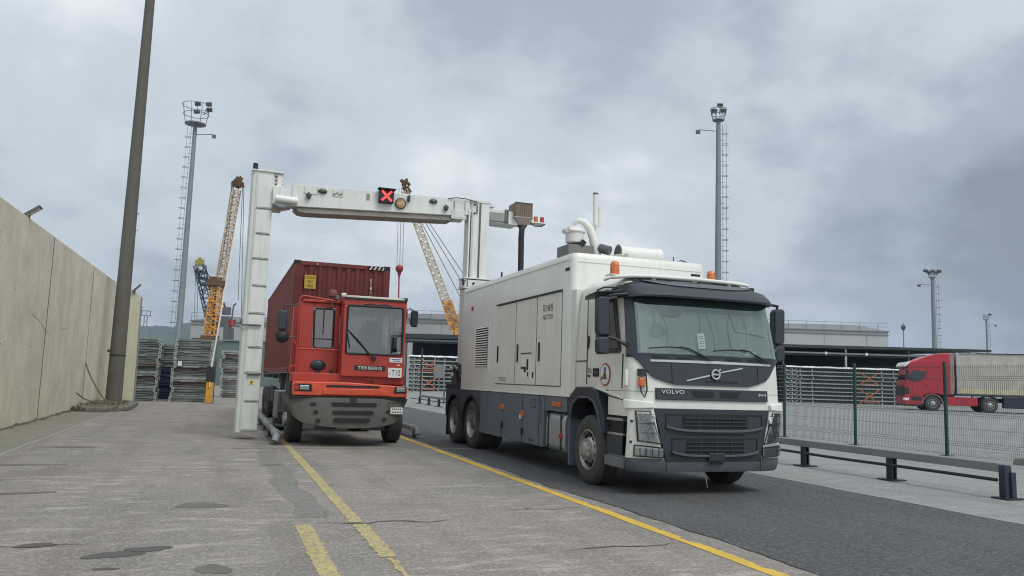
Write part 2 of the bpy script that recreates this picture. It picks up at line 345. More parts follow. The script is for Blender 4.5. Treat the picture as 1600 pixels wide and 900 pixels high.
# tar seam across the lane, mended patch beside it
M['tar']=mat('tar_seam',(.11,.095,.088),.9,0,.3,6)
M['mend']=ground_mat('mended_concrete_strip',(.185,.178,.160),(.19,.188,.168),(.22,.21,.195),.4)
def ribbon(name,pts,ws,m,z):
    b=MB(); rows=[]
    for (x,y),w in zip(pts,ws):
        rows.append([(x-w[0],y-w[1],z),(x+w[0],y+w[1],z)])
    b.patch(rows); return struct(b.build(name,m,fix=False,smooth=0))
for (xa,xb,yy,ww) in ((1.0,2.5,8.52,.022),(3.2,4.3,9.1,.012),(-2.2,-.9,7.9,.012),(3.0,4.4,6.9,.016)):
    n=14; ribbon('tar_seam',[(xa+(xb-xa)*i/n,yy+.05*math.sin(i*.9+xa)+.03*random.uniform(-1,1)) for i in range(n+1)],[(0,ww*math.sin(math.pi*(i+.3)/(n+.6))*random.uniform(.5,1.3)) for i in range(n+1)],M['tar'],.0095)
n=34; ribbon('mended_strip',[(1.02+.05*math.sin(i*.5)-.004*i,8.9+i*.28) for i in range(n+1)],[(.17+.03*math.sin(i*1.3)+random.uniform(-.006,.006),0) for i in range(n+1)],M['mend'],.0061)
M['wet']=mat('damp_oil_stain',(.075,.062,.058),.55,0,.2,4,.1,60)
M['wet2']=mat('faint_damp_patch',(.13,.125,.11),.7,0,.2,4,.1,60)
def blob(cx,cy,rx,ry,m,seed,ang=0):
    rnd=random.Random(seed); ph=[rnd.uniform(0,6.28) for _ in range(4)]; n=40; vs=[]
    for i in range(n):
        t=2*math.pi*i/n; k=1+.16*math.sin(2*t+ph[0])+.10*math.sin(3*t+ph[1])+.06*math.sin(5*t+ph[2])+.03*math.sin(9*t+ph[3])
        u,v=rx*k*math.cos(t),ry*k*math.sin(t); vs.append((cx+u*math.cos(ang)-v*math.sin(ang),cy+u*math.sin(ang)+v*math.cos(ang),.0066+.0002*(seed%5)))
    b=MB(); b.add(vs,[tuple(range(n))]); return struct(b.build('puddle',m,fix=False,smooth=0))
for a in ((-.72,7.42,.20,.13,'wet',3,.2),(-.47,7.60,.16,.12,'wet',8,.1),(-1.36,7.92,.16,.09,'wet',5,.3),(-2.35,8.3,.35,.06,'wet',6,.2),(-.72,6.92,.09,.04,'wet',9,0),
          (.05,6.75,.13,.16,'wet2',11,0),(-.1,9.9,.25,.22,'wet2',12,.3),(-3.0,12.4,.5,.06,'wet2',13,0),(-2.2,11.1,.45,.08,'wet2',14,.1),(.9,14.0,.2,.15,'wet2',15,0),(-2.9,14.2,.6,.12,'wet2',16,.1),(-2.6,17.3,.5,.18,'wet2',17,.1)):
    blob(a[0],a[1],a[2],a[3],M[a[4]],a[5],a[6])
# hills
def hills():
    b=MB(); D=2600; rows=[]
    for layer in range(9):
        t=layer/8; row=[]
        for i in range(161):
            px=-500+i*8.5
            env=math.exp(-((px-300)/190.)**2)*150+60*math.exp(-((px+120)/260.)**2)+38*sm(px,150,210)*(1-sm(px,500,800))
            h=env*(1+.05*math.sin(px*.043)+.03*math.sin(px*.11+1)+.015*math.sin(px*.37))
            P=at(D+t*900,px); z=h*math.sin(math.pi/2*min(1,t*1.3)) + (6*math.sin(px*.21+t*9)+5*math.sin(px*.09-t*14))*t
            row.append((P.x,P.y,max(z,-2)-2*(1-t)))
        rows.append(row)
    b.patch(rows); return struct(b.build('hills',mat('wooded_hillside',(.045,.07,.045),.95,0,.35,.01),smooth=80,fix=False))
hills()
# ---------------------------------------------------------------- lettering
def text(s,name,m,parent,o,xd,up,w,h,depth=.004,spacing=1.0):
    cu=bpy.data.curves.new('t','FONT'); cu.body=s; cu.space_character=spacing; cu.extrude=0; cu.resolution_u=3
    ob=bpy.data.objects.new('t',cu); C.objects.link(ob); dg=bpy.context.evaluated_depsgraph_get(); dg.update()
    me=bpy.data.meshes.new_from_object(ob.evaluated_get(dg)); bpy.data.objects.remove(ob); bpy.data.curves.remove(cu)
    xs_=[v.co.x for v in me.vertices]; ys_=[v.co.y for v in me.vertices]
    xa,xb,ya,yb=min(xs_),max(xs_),min(ys_),max(ys_); o=Vector(o); xd=Vector(xd).normalized(); up=Vector(up).normalized(); nn=xd.cross(up)
    off=Vector(parent.get('_o',(0,0,0))) if parent else Vector()
    for v in me.vertices:
        u=(v.co.x-(xa+xb)/2)/(xb-xa)*w; t=(v.co.y-(ya+yb)/2)/(yb-ya)*h; v.co=o+xd*u+up*t+nn*depth-off
    me.materials.clear(); me.materials.append(m); ob=bpy.data.objects.new(name,me); C.objects.link(ob)
    if parent: ob.parent=parent; ob['_o']=tuple(off)
    return ob
# ---------------------------------------------------------------- wheels
def wheel(parent,c,side,R=.52,w=.31,kind='front',axis=(1,0,0),m_rim=None,name='wheel'):
    """c: centre of the outer face; side +1/-1: outward direction along axis"""
    ax=Vector(axis)*side; c=Vector(c); b=MB()
    pr=[(R*.56,-.01),(R*.60,.0),(R*.72,.012),(R*.86,.012),(R*.93,-.005),(R*.965,-.03),(R*.985,-.045)]
    y=-.045; k=5; gw=.008; step=(w-.09)/k
    for i in range(k):
        pr+=[(R,y-.001 if i==0 else y-gw),(R,y-step+gw),(R-.014,y-step+gw-.001),(R-.014,y-step-gw+.001)] if i<k-1 else [(R,y-gw),(R,y-step)]
        y-=step
    pr+=[(R*.965,-w+.03),(R*.93,-w+.01),(R*.6,-w),(R*.5,-w+.01),(R*.5,-w+.05)]
    b.lathe(pr,c,ax,48)
    t=b.build(name,M['rub'],parent,smooth=30)
    mr=m_rim or M['alu']; r=MB(); rr=R*.56
    if kind=='front':
        r.lathe([(rr+.012,-.008),(rr+.012,.006),(rr-.005,.008),(rr-.02,-.03),(rr-.05,-.07),(rr-.09,-.045),(rr-.125,.0),(.125,.022),(.10,.035),(.0,.035)],c,ax,40)
        ro=r.build('rim',mr,t,smooth=40)
        hb=MB(); hb.lathe([(.165,.0),(.16,.045),(.12,.055),(.10,.075),(.075,.085),(.0,.088)],c,ax,28)
        up=Vector((0,0,1)); a=ax.cross(up).normalized()
        for i in range(10):
            th=2*math.pi*i/10; e=a*math.cos(th)+up*math.sin(th); hb.cyl(c+e*.145+ax*.03,c+e*.145+ax*.075,.016,.013,8)
        hb.build('hub',M['alu'],t,smooth=40)
        ho=MB()
        for i in range(10):
            th=2*math.pi*(i+.5)/10; e=a*math.cos(th)+up*math.sin(th); q=c+e*(rr-.07)
            ho.cyl(q-ax*.06,q-ax*.022,.034,.036,12)
        ho.build('vent_holes',M['black'],t)
    else:
        r.lathe([(rr+.012,-.008),(rr+.012,.008),(rr-.005,.008),(rr-.018,-.03),(rr-.03,-.10),(rr-.045,-.16),(.19,-.18),(.15,-.17),(.14,-.12)],c,ax,40)
        r.build('rim',mr,t,smooth=40)
        hb=MB(); hb.lathe([(.14,-.19),(.135,-.08),(.11,-.05),(.10,-.02),(.0,-.012)],c,ax,24)
        up=Vector((0,0,1)); a=ax.cross(up).normalized()
        for i in range(10):
            th=2*math.pi*i/10; e=a*math.cos(th)+up*math.sin(th); hb.cyl(c+e*.165-ax*.18,c+e*.165-ax*.13,.015,.013,8)
        hb.build('hub',M['steel'],t,smooth=40)
    return t
# ================================================================ SCANNER TRUCK
T=thing('scanner_truck','white three-axle scanning truck with dark grille and tall white gantry over the lane','truck',(6.575,12,0))
XC=6.575
def lerp(p,x):
    for (a,c),(bb,d) in zip(p,p[1:]):
        if x<=bb: return c+(d-c)*max(0,(x-a))/(bb-a)
    return p[-1][1]
YF=[(.3,9.80),(.6,9.775),(1.2,9.77),(1.5,9.79),(1.95,9.83),(2.4,9.93),(2.8,10.04),(3.0,10.16),(3.1,10.4)]
HW=[(.3,1.22),(.5,1.245),(1.2,1.265),(1.9,1.26),(2.8,1.21),(3.0,1.17),(3.1,1.05)]
def hs(x,z,off=0):
    hw=lerp(HW,z); u=max(-1,min(1,(x-XC)/hw)); au=abs(u)
    y=lerp(YF,z)+.05*au*au+.30*(1-(1-min(au,1)**5)**(1/5.))
    k=sm(au,.86,1)
    return (XC+u*hw+math.copysign(off*k,u) if off else XC+u*hw, y-off*(1-.6*k), z)
def P2(xl,xr,zb,zt,off,depth,n=24,r=6,name=None,m=None,parent=None,bevel=0):
    """curved panel on the cab front. xl,xr functions of t(0 bottom..1 top) as offsets from the centre; zb,zt functions of s"""
    g=[];gb=[]
    f=lambda q,a:(q(a) if callable(q) else q)
    for i in range(r+1):
        t=i/r; A=[];B=[]
        for j in range(n+1):
            s=j/n; x=XC+f(xl,t)+(f(xr,t)-f(xl,t))*s; z=f(zb,s)+(f(zt,s)-f(zb,s))*t
            A.append(hs(x,z,off)); B.append(hs(x,z,off-depth))
        g.append(A); gb.append(B)
    b=MB(); b.patch(g,gb)
    return b.build(name,m,parent,bevel=bevel,smooth=40) if name else b
def sect(z,yr,shr=0,n=28):
    pts=[]
    for j in range(n+1):
        a=-1+2*j/n; u=math.copysign(1-(1-abs(a))**1.8,a); hw=lerp(HW,z)
        p=hs(XC+u*hw,z); pts.append((p[0],p[1]+shr,p[2]))
    hw=lerp(HW,z); rr=.07
    pts+=[(XC+hw,yr-rr,z),(XC+hw-rr*.3,yr-rr*.3,z),(XC+hw-rr,yr,z),(XC-hw+rr,yr,z),(XC-hw+rr*.3,yr-rr*.3,z),(XC-hw,yr-rr,z)]
    return pts
b=MB(); b.loft([sect(z,11.74) for z in (1.43,1.5,1.6,1.75,1.95,2.2,2.45,2.7,2.8,2.9,3.0,3.06,3.1)])
cab=b.build('cab',M['white'],T,smooth=38)
b=MB(); b.loft([sect(z,10.60) for z in (1.08,1.12,1.2,1.32,1.425)]); b.build('lower_cab',M['white'],cab,smooth=38)
# door seams on the near side (dark narrow gaps) and door skin
XS=5.31
def side(y0,y1,z0,z1,m,name,parent,x=XS,th=.012,bev=0):
    b=MB(); b.box(x-th,x+.02,y0,y1,z0,z1); return b.build(name,m,parent,bevel=bev)
def seam(pts,w=.007,x=5.309):
    b=MB()
    for p,q in zip(pts,pts[1:]): b.bar((x,p[0],p[1]),(x,q[0],q[1]),.010,w*2)
    return b
b=seam([(11.28,1.5),(11.28,2.86),(11.24,2.9)]); b.v+=[]
b2=seam([(11.28,1.86),(11.7,1.86)]); b.add(b2.v,b2.f)
b2=seam([(10.12,1.46),(10.10,1.95)]); b.add(b2.v,b2.f)
b2=seam([(10.95,1.44),(10.62,1.36),(10.05,1.30)]); b.add(b2.v,b2.f)
b.build('door_gap',M['black'],cab)
# crease on the lower door
b=MB(); b.bar((5.312,10.95,1.455),(5.312,10.10,1.325),.02,.035); b.build('door_crease',M['wtrim'],cab,bevel=.006)
b=MB(); b.box(5.295,5.33,11.24,11.27,2.05,2.24); b.build('door_handle',M['blackp'],cab,bevel=.004)
# side window with rubber frame
def yz(poly,x0,x1,m,name,parent,bevel=0):
    b=MB(); b.prism(poly,'x',x0,x1); return b.build(name,m,parent,bevel=bevel)
swx=5.335
fr=yz([(10.17,2.0),(10.20,1.96),(10.95,1.96),(11.0,2.02),(11.0,2.7),(10.95,2.76),(10.42,2.76)],5.30,5.36,M['blackp'],'side_window_frame',cab,.005)
for v in fr.data.vertices: v.co.x+= .022*max(0,(v.co.z-1.9))/.9
fr=yz([(10.24,2.03),(10.90,2.03),(10.94,2.07),(10.94,2.66),(10.9,2.70),(10.46,2.70)],5.293,5.34,M['pane'],'side_window',cab)
for v in fr.data.vertices: v.co.x+= .022*max(0,(v.co.z-1.9))/.9
# ---- front glazing
fr=P2(lambda t:-1.245+.055*t,lambda t:1.245-.055*t,lambda s:1.90,lambda s:2.80,.006,.03,60,8,'windscreen_surround',M['dark'],cab)
P2(lambda t:-1.10+.03*t,lambda t:1.10-.03*t,lambda s:1.97,lambda s:2.755,.020,.004,60,8,'curtain',M['curt'],cab)
b=MB()
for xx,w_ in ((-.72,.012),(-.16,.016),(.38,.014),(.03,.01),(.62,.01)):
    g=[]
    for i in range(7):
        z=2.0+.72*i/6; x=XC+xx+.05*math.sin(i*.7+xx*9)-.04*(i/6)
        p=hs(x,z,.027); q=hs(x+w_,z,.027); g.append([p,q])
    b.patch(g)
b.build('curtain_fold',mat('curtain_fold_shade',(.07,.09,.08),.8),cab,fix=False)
b=P2(lambda t:-1.06,lambda t:1.06,lambda s:2.60-.02*math.sin(math.pi*s)+.09*(1-sm(s,0,.12))+.06*sm(s,.86,1),lambda s:2.757,.031,.003,60,3); b.build('sun_strip_and_shade',mat('tinted_strip_and_visor_shade',(.07,.09,.10),.5),cab)  # tint band, its dark colour also stands in for the visor's shadow
ws=P2(lambda t:-1.14+.035*t,lambda t:1.14-.035*t,lambda s:1.955,lambda s:2.775,.058,.004,60,8,'windscreen',M['ws'],cab)
P2(-.22,-.10,lambda s:2.05+.01*s,lambda s:2.27+.01*s,.046,.003,3,3,'windscreen_permit',M['plate'],ws)
b=MB()
for k in range(5):
    z=2.09+.035*k; b.patch([[hs(XC-.2,z,.0475),hs(XC-.12,z,.0475)],[hs(XC-.2,z+.008,.0475),hs(XC-.12,z+.008,.0475)]])
b.build('permit_lines',M['ink'],ws,fix=False)
P2(.56,.76,1.985,2.04,.046,.003,3,2,'windscreen_permit',M['plate'],ws)
# interior mirror and round sticker seen through the glass
b=MB(); p=hs(XC-.62,2.60,.035)
n=20; vs=[hs(XC-.60+.17*math.cos(2*math.pi*i/n),2.555+.055*math.sin(2*math.pi*i/n),.045) for i in range(n)]; b.add(vs,[tuple(range(n))]); b.build('interior_mirror',M['blackp'],ws,fix=False)
b=MB(); vs=[hs(XC-.84+.12*math.cos(2*math.pi*i/n)*(1-.2*math.sin(2*math.pi*i/n)),2.29+.09*math.sin(2*math.pi*i/n),.044) for i in range(n)]; b.add(vs,[tuple(range(n))]); b.build('headrest_shape',mat('grey_green_headrest',(.10,.13,.115),.8),ws,fix=False)
b=MB(); b.tube([hs(XC-.86,2.39,.03),hs(XC-.87,2.6,.03),hs(XC-.9,2.72,.03)],.006,6); b.tube([hs(XC+.37,2.72,.03),hs(XC+.45,2.33,.03),hs(XC+.7,2.31,.03),hs(XC+1.0,2.27,.03)],.007,6); b.build('interior_cord',M['blackp'],ws)
# wipers
b=MB()
for x0,x1,px_ in ((-1.0,-.42,-.02),(.02,.60,.98)):
    b.tube([hs(XC+x0,2.035,.075),hs(XC+(x0+x1)/2,2.062,.075),hs(XC+x1,2.055,.075)],.010,6)
    b.tube([hs(XC+x1-.12,2.065,.085),hs(XC+x1+.0,2.05,.09),hs(XC+px_,1.89,.075)],.013,6)
b.build('wiper',M['blackp'],cab)
# ---- black panel below the windscreen
def zb_panel(s):
    u=abs(2*s-1); return 1.535+.0*u+.09*sm(u,.45,.8)+.32*sm(u,.72,1.02)
P2(-1.243,1.243,zb_panel,lambda s:1.955,.03,.05,48,8,'upper_front_panel',M['dark'],cab)
P2(-.98,1.03,lambda s:1.845,lambda s:1.885-.012*abs(2*s-1),.041,.015,40,1,'silver_strip',M['silver'],cab)
for a,c_ in ((-.95,-.70),(-.58,-.32),(.25,.5),(.62,.88)):
    P2(a,c_,1.905,1.925,.042,.01,8,1,'wiper_slot',M['black'],cab)
b=MB()
for xx in (-.66,.78):
    b.tube([hs(XC+xx,1.56,.034),hs(XC+xx,1.83,.034)],.004,4)
b.build('panel_seam',M['black'],cab)
# emblem: ring with a diagonal bar
b=MB(); ec=Vector(hs(XC+.03,1.695,.055)); ring=[]
b.lathe([(.052,-.012),(.052,.012),(.072,.014),(.078,.0),(.072,-.014),(.052,-.012)],ec,(0,-1,.04),32)
b.box(ec.x-.052,ec.x+.052,ec.y-.008,ec.y+.008,ec.z-.012,ec.z+.012)
b.bar((ec.x+.05,ec.y+.006,ec.z+.045),(ec.x+.075,ec.y,ec.z+.075),.018); b.bar((ec.x+.06,ec.y,ec.z+.078),(ec.x+.085,ec.y,ec.z+.078),.012)
b.build('emblem',M['silver'],cab,bevel=.002)
P2(lambda t:-.44,lambda t:-.06,lambda s:1.586+.082*s,lambda s:1.604+.084*s,.045,.012,12,1,'emblem_bar',M['silver'],cab)
P2(lambda t:.12,lambda t:.50,lambda s:1.716+.072*s,lambda s:1.734+.074*s,.045,.012,12,1,'emblem_bar',M['silver'],cab)
P2(-.14,.42,lambda s:1.578,lambda s:1.60+.012*math.sin(math.pi*s),.034,.01,12,1,'grip_slot',M['black'],cab)
# ---- name bar
nb=P2(-.905,.945,1.325,1.485,.032,.06,30,3,'name_bar',M['dark'],cab,.006)
nvo=hs(XC-.66,1.435,.036); text('VOLVO','lettering',M['inkw'],nb,(nvo[0],nvo[1]-.004,1.437),(1,-.015,0),(0,0,1),.36,.052)
nvo=hs(XC+.83,1.435,.036); text('FM','lettering',M['inkw'],nb,(nvo[0],nvo[1]-.004,1.42),(1,.03,0),(0,0,1),.12,.04)
b=MB()
for k,(a,c_) in enumerate(((-.32,.0),(.10,.40))):
    for j in range(4):
        z=1.37+.024*j; sh=.02*j*(1 if k==0 else -1)*-1
        g=P2(a-(.05*j/3 if k==0 else 0),c_+(.05*j/3 if k else 0),z,z+.013,.040,.006,10,1); b.add(g.v,g.f)
b.build('vent_slot',M['black'],nb)
# recess between bar and grille
P2(-1.19,1.19,1.205,1.325,-.045,.02,30,1,'recess',M['black'],cab)
b=MB()
for xx in (-.55,-.45,.45,.62): p=hs(XC+xx,1.27,-.02); b.box(p[0]-.05,p[0]+.05,p[1]-.01,p[1]+.05,1.25,1.29)
b.build('latch',M['dark'],cab,bevel=.005)
# inner dark block behind the grille
b=MB(); b.box(5.42,7.73,9.95,10.58,.42,1.42); b.box(5.62,7.53,10.5,11.9,.45,1.40); b.build('engine_bay',M['black'],T)
# ---- grille
gr=P2(lambda t:-.745-.185*t,lambda t:.815+.15*t,.485,1.205,.02,.06,30,10,'grille',M['dark'],T,.004)
def grill(z0,z1,hw,name,cx=.035):
    zc=lambda u,sag:-sag*(1-abs(u)**3)
    # frame lip: lower smile shaped ledge
    hw2=hw
    g=P2(cx-hw,cx+hw,lambda s:z0+.055-.055*(1-abs(2*s-1)**4),lambda s:z0+.085-.055*(1-abs(2*s-1)**4),.062,.04,30,1); g.build('grille_lip',M['bump'],gr,bevel=.004)
    g=P2(cx-hw,cx+hw,z1-.012,z1+.004,.028,.01,30,1); g.build('grille_edge',M['black'],gr)
    g=P2(cx-hw*.66,cx+hw*.66,z0+.055,z1-.025,.026,.006,24,2); g.build('grille_opening',M['black'],gr)
    b=MB()
    for k in range(3):
        z=z0+.082+(z1-z0-.13)*k/2.2
        g=P2(cx-hw*.67,cx+hw*.67,z,z+.014,.045,.025,24,1); b.add(g.v,g.f)
    for xx in (-.36,0,.36):
        g=P2(cx+xx*hw-.008,cx+xx*hw+.008,z0+.06,z1-.03,.038,.012,1,2); b.add(g.v,g.f)
    b.build('grille_slat',M['dark'],gr)
    g=P2(cx-hw-.0,cx-hw+.018,z0+.05,z1,.028,.01,2,3); g.build('grille_edge',M['black'],gr)
    g=P2(cx+hw-.018,cx+hw,z0+.05,z1,.028,.01,2,3); g.build('grille_edge',M['black'],gr)
grill(.885,1.13,.80,'u'); grill(.545,.80,.71,'l')
b=MB()
for i in range(16):
    g=P2(-.46+.062*i,-.46+.062*i+.035,.838,.858,.026,.006,1,1); b.add(g.v,g.f)
b.build('grille_slot',M['black'],gr)
P2(-.10,.16,.485,.60,.07,.04,6,2,'tow_cover',M['dark'],gr,.01)
b=MB()
for xx in (-.64,.69):
    p=hs(XC+xx,.60,.025); b.cyl((p[0],p[1]-.01,.60),(p[0],p[1]+.01,.60),.022,.022,14)
b.build('tow_hole',M['black'],gr)
# ---- lamps: white bezel, dark housing, reflectors, lens
for sg in (-1,1):
    cx=.035 if sg>0 else 0.
    def xx(a): return sg*a+(0.03 if sg>0 else 0)*(1-sm(a,1.0,1.2))
    def PP(ia,oa,zb,zt,off,depth,name,m,parent,n=10,r=6,bevel=0):
        fi=(lambda t:ia(t)) if callable(ia) else (lambda t:ia); fo=(lambda t:oa(t)) if callable(oa) else (lambda t:oa)
        if sg<0: return P2(lambda t:-fo(t),lambda t:-fi(t),(lambda s:zb(1-s)) if callable(zb) else zb,(lambda s:zt(1-s)) if callable(zt) else zt,off,depth,n,r,name,m,parent,bevel)
        return P2(lambda t:xx(fi(t)),lambda t:xx(fo(t)),zb,zt,off,depth,n,r,name,m,parent,bevel)
    bz=PP(lambda t:.79+.165*t,lambda t:1.24,lambda s:.52+.0*s,lambda s:1.235+.05*s,.024,.05,'lamp_bezel',M['white'],T,14,8,.004)
    PP(.95,1.262,lambda s:1.205-.02*s,lambda s:1.285+.03*s,.055,.07,'bezel_cap',M['wtrim'],bz,10,3,.012)
    PP(lambda t:.83+.165*t,lambda t:1.15+.03*t,lambda s:.715+.035*s,1.165,.036,.012,'headlamp_rim',M['black'],bz,10,6)
    hl=PP(lambda t:.85+.16*t,lambda t:1.13+.03*t,lambda s:.735+.035*s,1.15,.040,.010,'headlight',M['chrome'],bz,10,6)
    b=MB()
    for k,(a,z,r) in enumerate(((.985,1.06,.055),(1.02,.92,.065),(1.06,.80,.05),(1.10,1.08,.04),(1.10,.93,.035))):
        p=Vector(hs(XC+sg*a,z,.046)); b.lathe([(r,-.004),(r*.94,.02),(r*.86,.022),(r*.8,.005),(r*.45,-.004),(.001,.012)],p,(sg*.25,-1,0),20)
    b.build('reflector',M['chrome'],hl,smooth=50)
    b=MB()
    for a0,a1,z0,z1 in ((.93,1.14,.985,1.0),(.90,1.12,.862,.872),(.96,1.15,1.11,1.12)):
        s0=P2(sg*a0 if sg>0 else -a1,sg*a1 if sg>0 else -a0,z0,z1,.052,.008,6,1); b.add(s0.v,s0.f)
    b.build('divider',M['blackp'],hl)
    PP(lambda t:.84+.165*t,lambda t:1.14+.03*t,lambda s:.725+.035*s,1.158,.075,.006,'lens',M['lens'],hl,10,6)
    PP(.80,1.18,lambda s:.525+.02*s,lambda s:.675+.03*s,.036,.012,'foglamp_rim',M['black'],bz,10,3)
    fl=PP(.815,1.165,lambda s:.545+.02*s,lambda s:.655+.03*s,.042,.012,'foglight',M['chrome'],bz,10,3)
    b=MB()
    for a in (.87,.96,1.05,1.12):
        g=P2(sg*a-.008,sg*a+.008,.56,.66,.05,.006,1,1); b.add(g.v,g.f)
    b.build('divider',M['steel'],fl)
    PP(.81,1.17,lambda s:.54+.02*s,lambda s:.66+.03*s,.06,.006,'lens',M['lens'],fl,10,3)
    b=MB()
    for z in (1.02,.74):
        p=hs(XC+sg*1.205,z,.03); b.cyl((p[0]-sg*-.002,p[1]-.008,z),(p[0],p[1]+.02,z),.018,.018,12)
    b.build('bezel_stud',M['blackp'],bz)
# ---- bumper wraps front and side
b=MB()
def bsec(z,grow=0,yr=10.62):
    p=sect(z,yr); return [(XC+(q[0]-XC)*(1+grow),q[1]-grow*.5,q[2]) for q in p]
b.loft([bsec(.335,-.01),bsec(.36,.006),bsec(.44,.014),bsec(.515,.012),bsec(.53,.0)]); bu=b.build('bumper',M['bump'],T,smooth=40)
b=MB()
for xx in (-.74,.80): b.tube([hs(XC+xx,.34,.045),hs(XC+xx-.01*0,.52,.035)],.005,5)
for xx in (-.02,.06,.14): p=hs(XC+xx,.45,.04); b.cyl((p[0],p[1]-.004,.455),(p[0],p[1]+.02,.455),.012,.012,10)
b.build('bumper_seam',M['black'],bu)
side(10.13,10.60,.53,.80,M['dark'],'side_bumper',bu,5.335,.01,.01)
side(10.05,10.62,.36,.50,mat('worn_grey_sill',(.16,.17,.18),.5,0,.2,5),'side_sill',bu,5.315,.012,.01)
b=MB(); b.box(5.36,5.7,10.15,10.6,.80,1.08); b.build('step_well',M['black'],T)
b=MB(); b.box(5.32,5.6,10.12,10.6,1.0,1.04); b.box(5.33,5.6,10.12,10.6,.80,.83); b.build('step',M['alu'],T,bevel=.008)
# ---- wheel arches (cab), both sides
arch=[(11.90,.95),(11.90,1.20),(11.86,1.30),(11.62,1.455),(11.08,1.465),(10.86,1.40),(10.66,1.08),(10.60,.80),(10.68,.80),(10.78,1.05),(10.95,1.25),(11.12,1.31),(11.5,1.30),(11.72,1.20),(11.80,1.05),(11.81,.95)]
for x0,x1 in ((5.285,5.62),(7.53,7.865)):
    b=MB(); b.prism(arch,'x',x0,x1); b.build('wheel_arch',M['dark'],T,bevel=.012)
b=MB(); b.prism([(10.70,.82),(10.80,1.04),(10.96,1.23),(11.13,1.29),(11.5,1.28),(11.70,1.18),(11.78,1.04),(11.79,.95),(11.815,.95),(11.80,1.06),(11.72,1.21),(11.5,1.31),(11.12,1.32),(10.94,1.26),(10.77,1.06),(10.67,.81)],'x',5.265,5.30); b.build('arch_lip',M['bump'],T,bevel=.004)
for x0,x1 in ((5.30,5.62),(7.53,7.83)): b=MB(); b.box(x0,x1,11.86,11.90,.22,1.0); b.build('mudflap',M['slate'],T)
# ---- wheels
YW=11.17
wheel(T,(5.30,YW,.52),-1); wheel(T,(7.85,YW,.52),1)
for yy in (17.22,18.62):
    wheel(T,(5.30,yy,.535),-1,R=.535,kind='rear',w=.62); wheel(T,(7.85,yy,.535),1,R=.535,kind='rear',w=.62)
# chassis
b=MB()
for x in (6.15,6.95): b.box(x-.05,x+.05,11.6,19.4,.85,1.15)
for y in (YW,17.22,18.62): b.cyl((5.7,y,.52),(7.4,y,.52),.09,.09,14); 
for y in (17.22,18.62): b.sphere((6.575,y,.55),.26,16,10)
for y in (12.5,14,15.5,18): b.box(6.1,7.0,y-.06,y+.06,.9,1.1)
b.box(5.9,7.2,12.0,16.6,.55,1.2)
b.build('chassis',M['black'],T)
b=MB(); b.tube([(6.55,9.95,.36),(6.54,9.9,.26),(6.57,9.9,.10)],.005,5); b.build('hanging_strap',M['tank'],T)
# ---- control box on the nearside corner
b=MB(); b.box(5.29,5.42,9.98,10.06,1.50,1.72); cb=b.build('switch_box',M['wtrim'],T,bevel=.006)
b=MB(); b.box(5.43,5.53,9.83,9.93,1.64,1.74); b.tube([(5.44,9.85,1.62),(5.44,9.80,1.42),(5.49,9.79,1.35),(5.53,9.80,1.45),(5.53,9.84,1.70)],.011,6); b.build('cable',M['blackp'],cb)
b=MB(); b.box(5.42,5.51,9.80,9.88,1.50,1.61); b.build('warning_lamp',M['orange'],cb,bevel=.01)
# ---- emblem and numbers on the door
b=MB(); b.cyl((5.300,10.64,1.65),(5.306,10.64,1.65),.165,.165,40); rd=b.build('door_badge',M['inkr'],cab)
b=MB(); b.cyl((5.296,10.64,1.65),(5.301,10.64,1.65),.145,.145,40); b.build('badge_field',M['plate'],rd)
b=MB(); b.box(5.291,5.2965,10.60,10.66,1.67,1.76); b.build('badge_mark',M['inkb'],rd)
b=MB(); b.prism([(10.57,1.585),(10.71,1.585),(10.68,1.65),(10.64,1.69),(10.59,1.65)],'x',5.290,5.2955); b.prism([(10.72,1.575),(10.76,1.575),(10.74,1.63)],'x',5.290,5.2955); b.build('badge_mark',mat('brown_badge_ink',(.10,.08,.04),.6),rd)
text('370','lettering',M['ink'],cab,(5.304,11.20,1.705),(0,-1,0),(0,0,1),.17,.075)
b=MB(); b.box(5.300,5.312,11.16,11.25,1.615,1.64); b.build('small_mark',M['ink'],cab)
b=MB(); b.box(5.299,5.312,10.86,11.05,1.62,1.745); bb_=b.build('black_badge',M['black'],cab)
b=MB(); b.box(5.2965,5.2995,10.90,11.01,1.665,1.70); b.build('badge_bar',M['steel'],bb_)
# ---- sun visor
secs=[]; ncol=34
for j in range(ncol+1):
    a=-1+2*j/ncol; u=math.copysign(1-(1-abs(a))**1.5,a); x=XC+u*1.262; k=math.sqrt(max(0,1-abs(u)**9)); k2=.35+.65*k
    def q(z,d,up=0): p=hs(x,z,.0); return (p[0]+ (math.copysign(.02,u)*sm(abs(u),.9,1)),p[1]-d*k2,z+up)
    zz=-.012*abs(u)**3
    secs.append([q(2.80,-.01,zz),q(2.77,.12,zz),q(2.765,.23,zz),q(2.79,.245,zz),q(2.86,.225,zz),q(2.95,.15,zz),q(3.03,.03,zz-.02*abs(u)**6),q(3.06,-.14,-.05*abs(u)**6),q(2.9,-.1,0)])
b=MB(); b.loft(secs); vi=b.build('sun_visor',M['dark'],T,smooth=50)
secs=[]
for j in range(27):
    a=-1+2*j/26; x=XC+a*.92; 
    def q(z,d,up=0): p=hs(x,z,.0); return (p[0],p[1]-d,z+up)
    e=1-abs(a)**4
    secs.append([q(3.01-.07*e,.07+.10*e,.008),q(3.03-.01*e,.05,.012),q(3.07,-.12,.014),q(3.07,-.12,.0),q(3.03-.01*e,.03,0),q(3.01-.07*e,.05+.09*e,0)])
b=MB(); b.loft(secs); b.build('visor_deflector',M['bump'],vi,smooth=50)
for xx in (-1.0,-.5,0,.5,1.0):
    p=hs(XC+xx,3.0,0); b=MB(); b.box(p[0]-.04,p[0]+.04,p[1]+.0,p[1]+.10,2.99,3.045); b.build('visor_bracket',M['blackp'],vi)
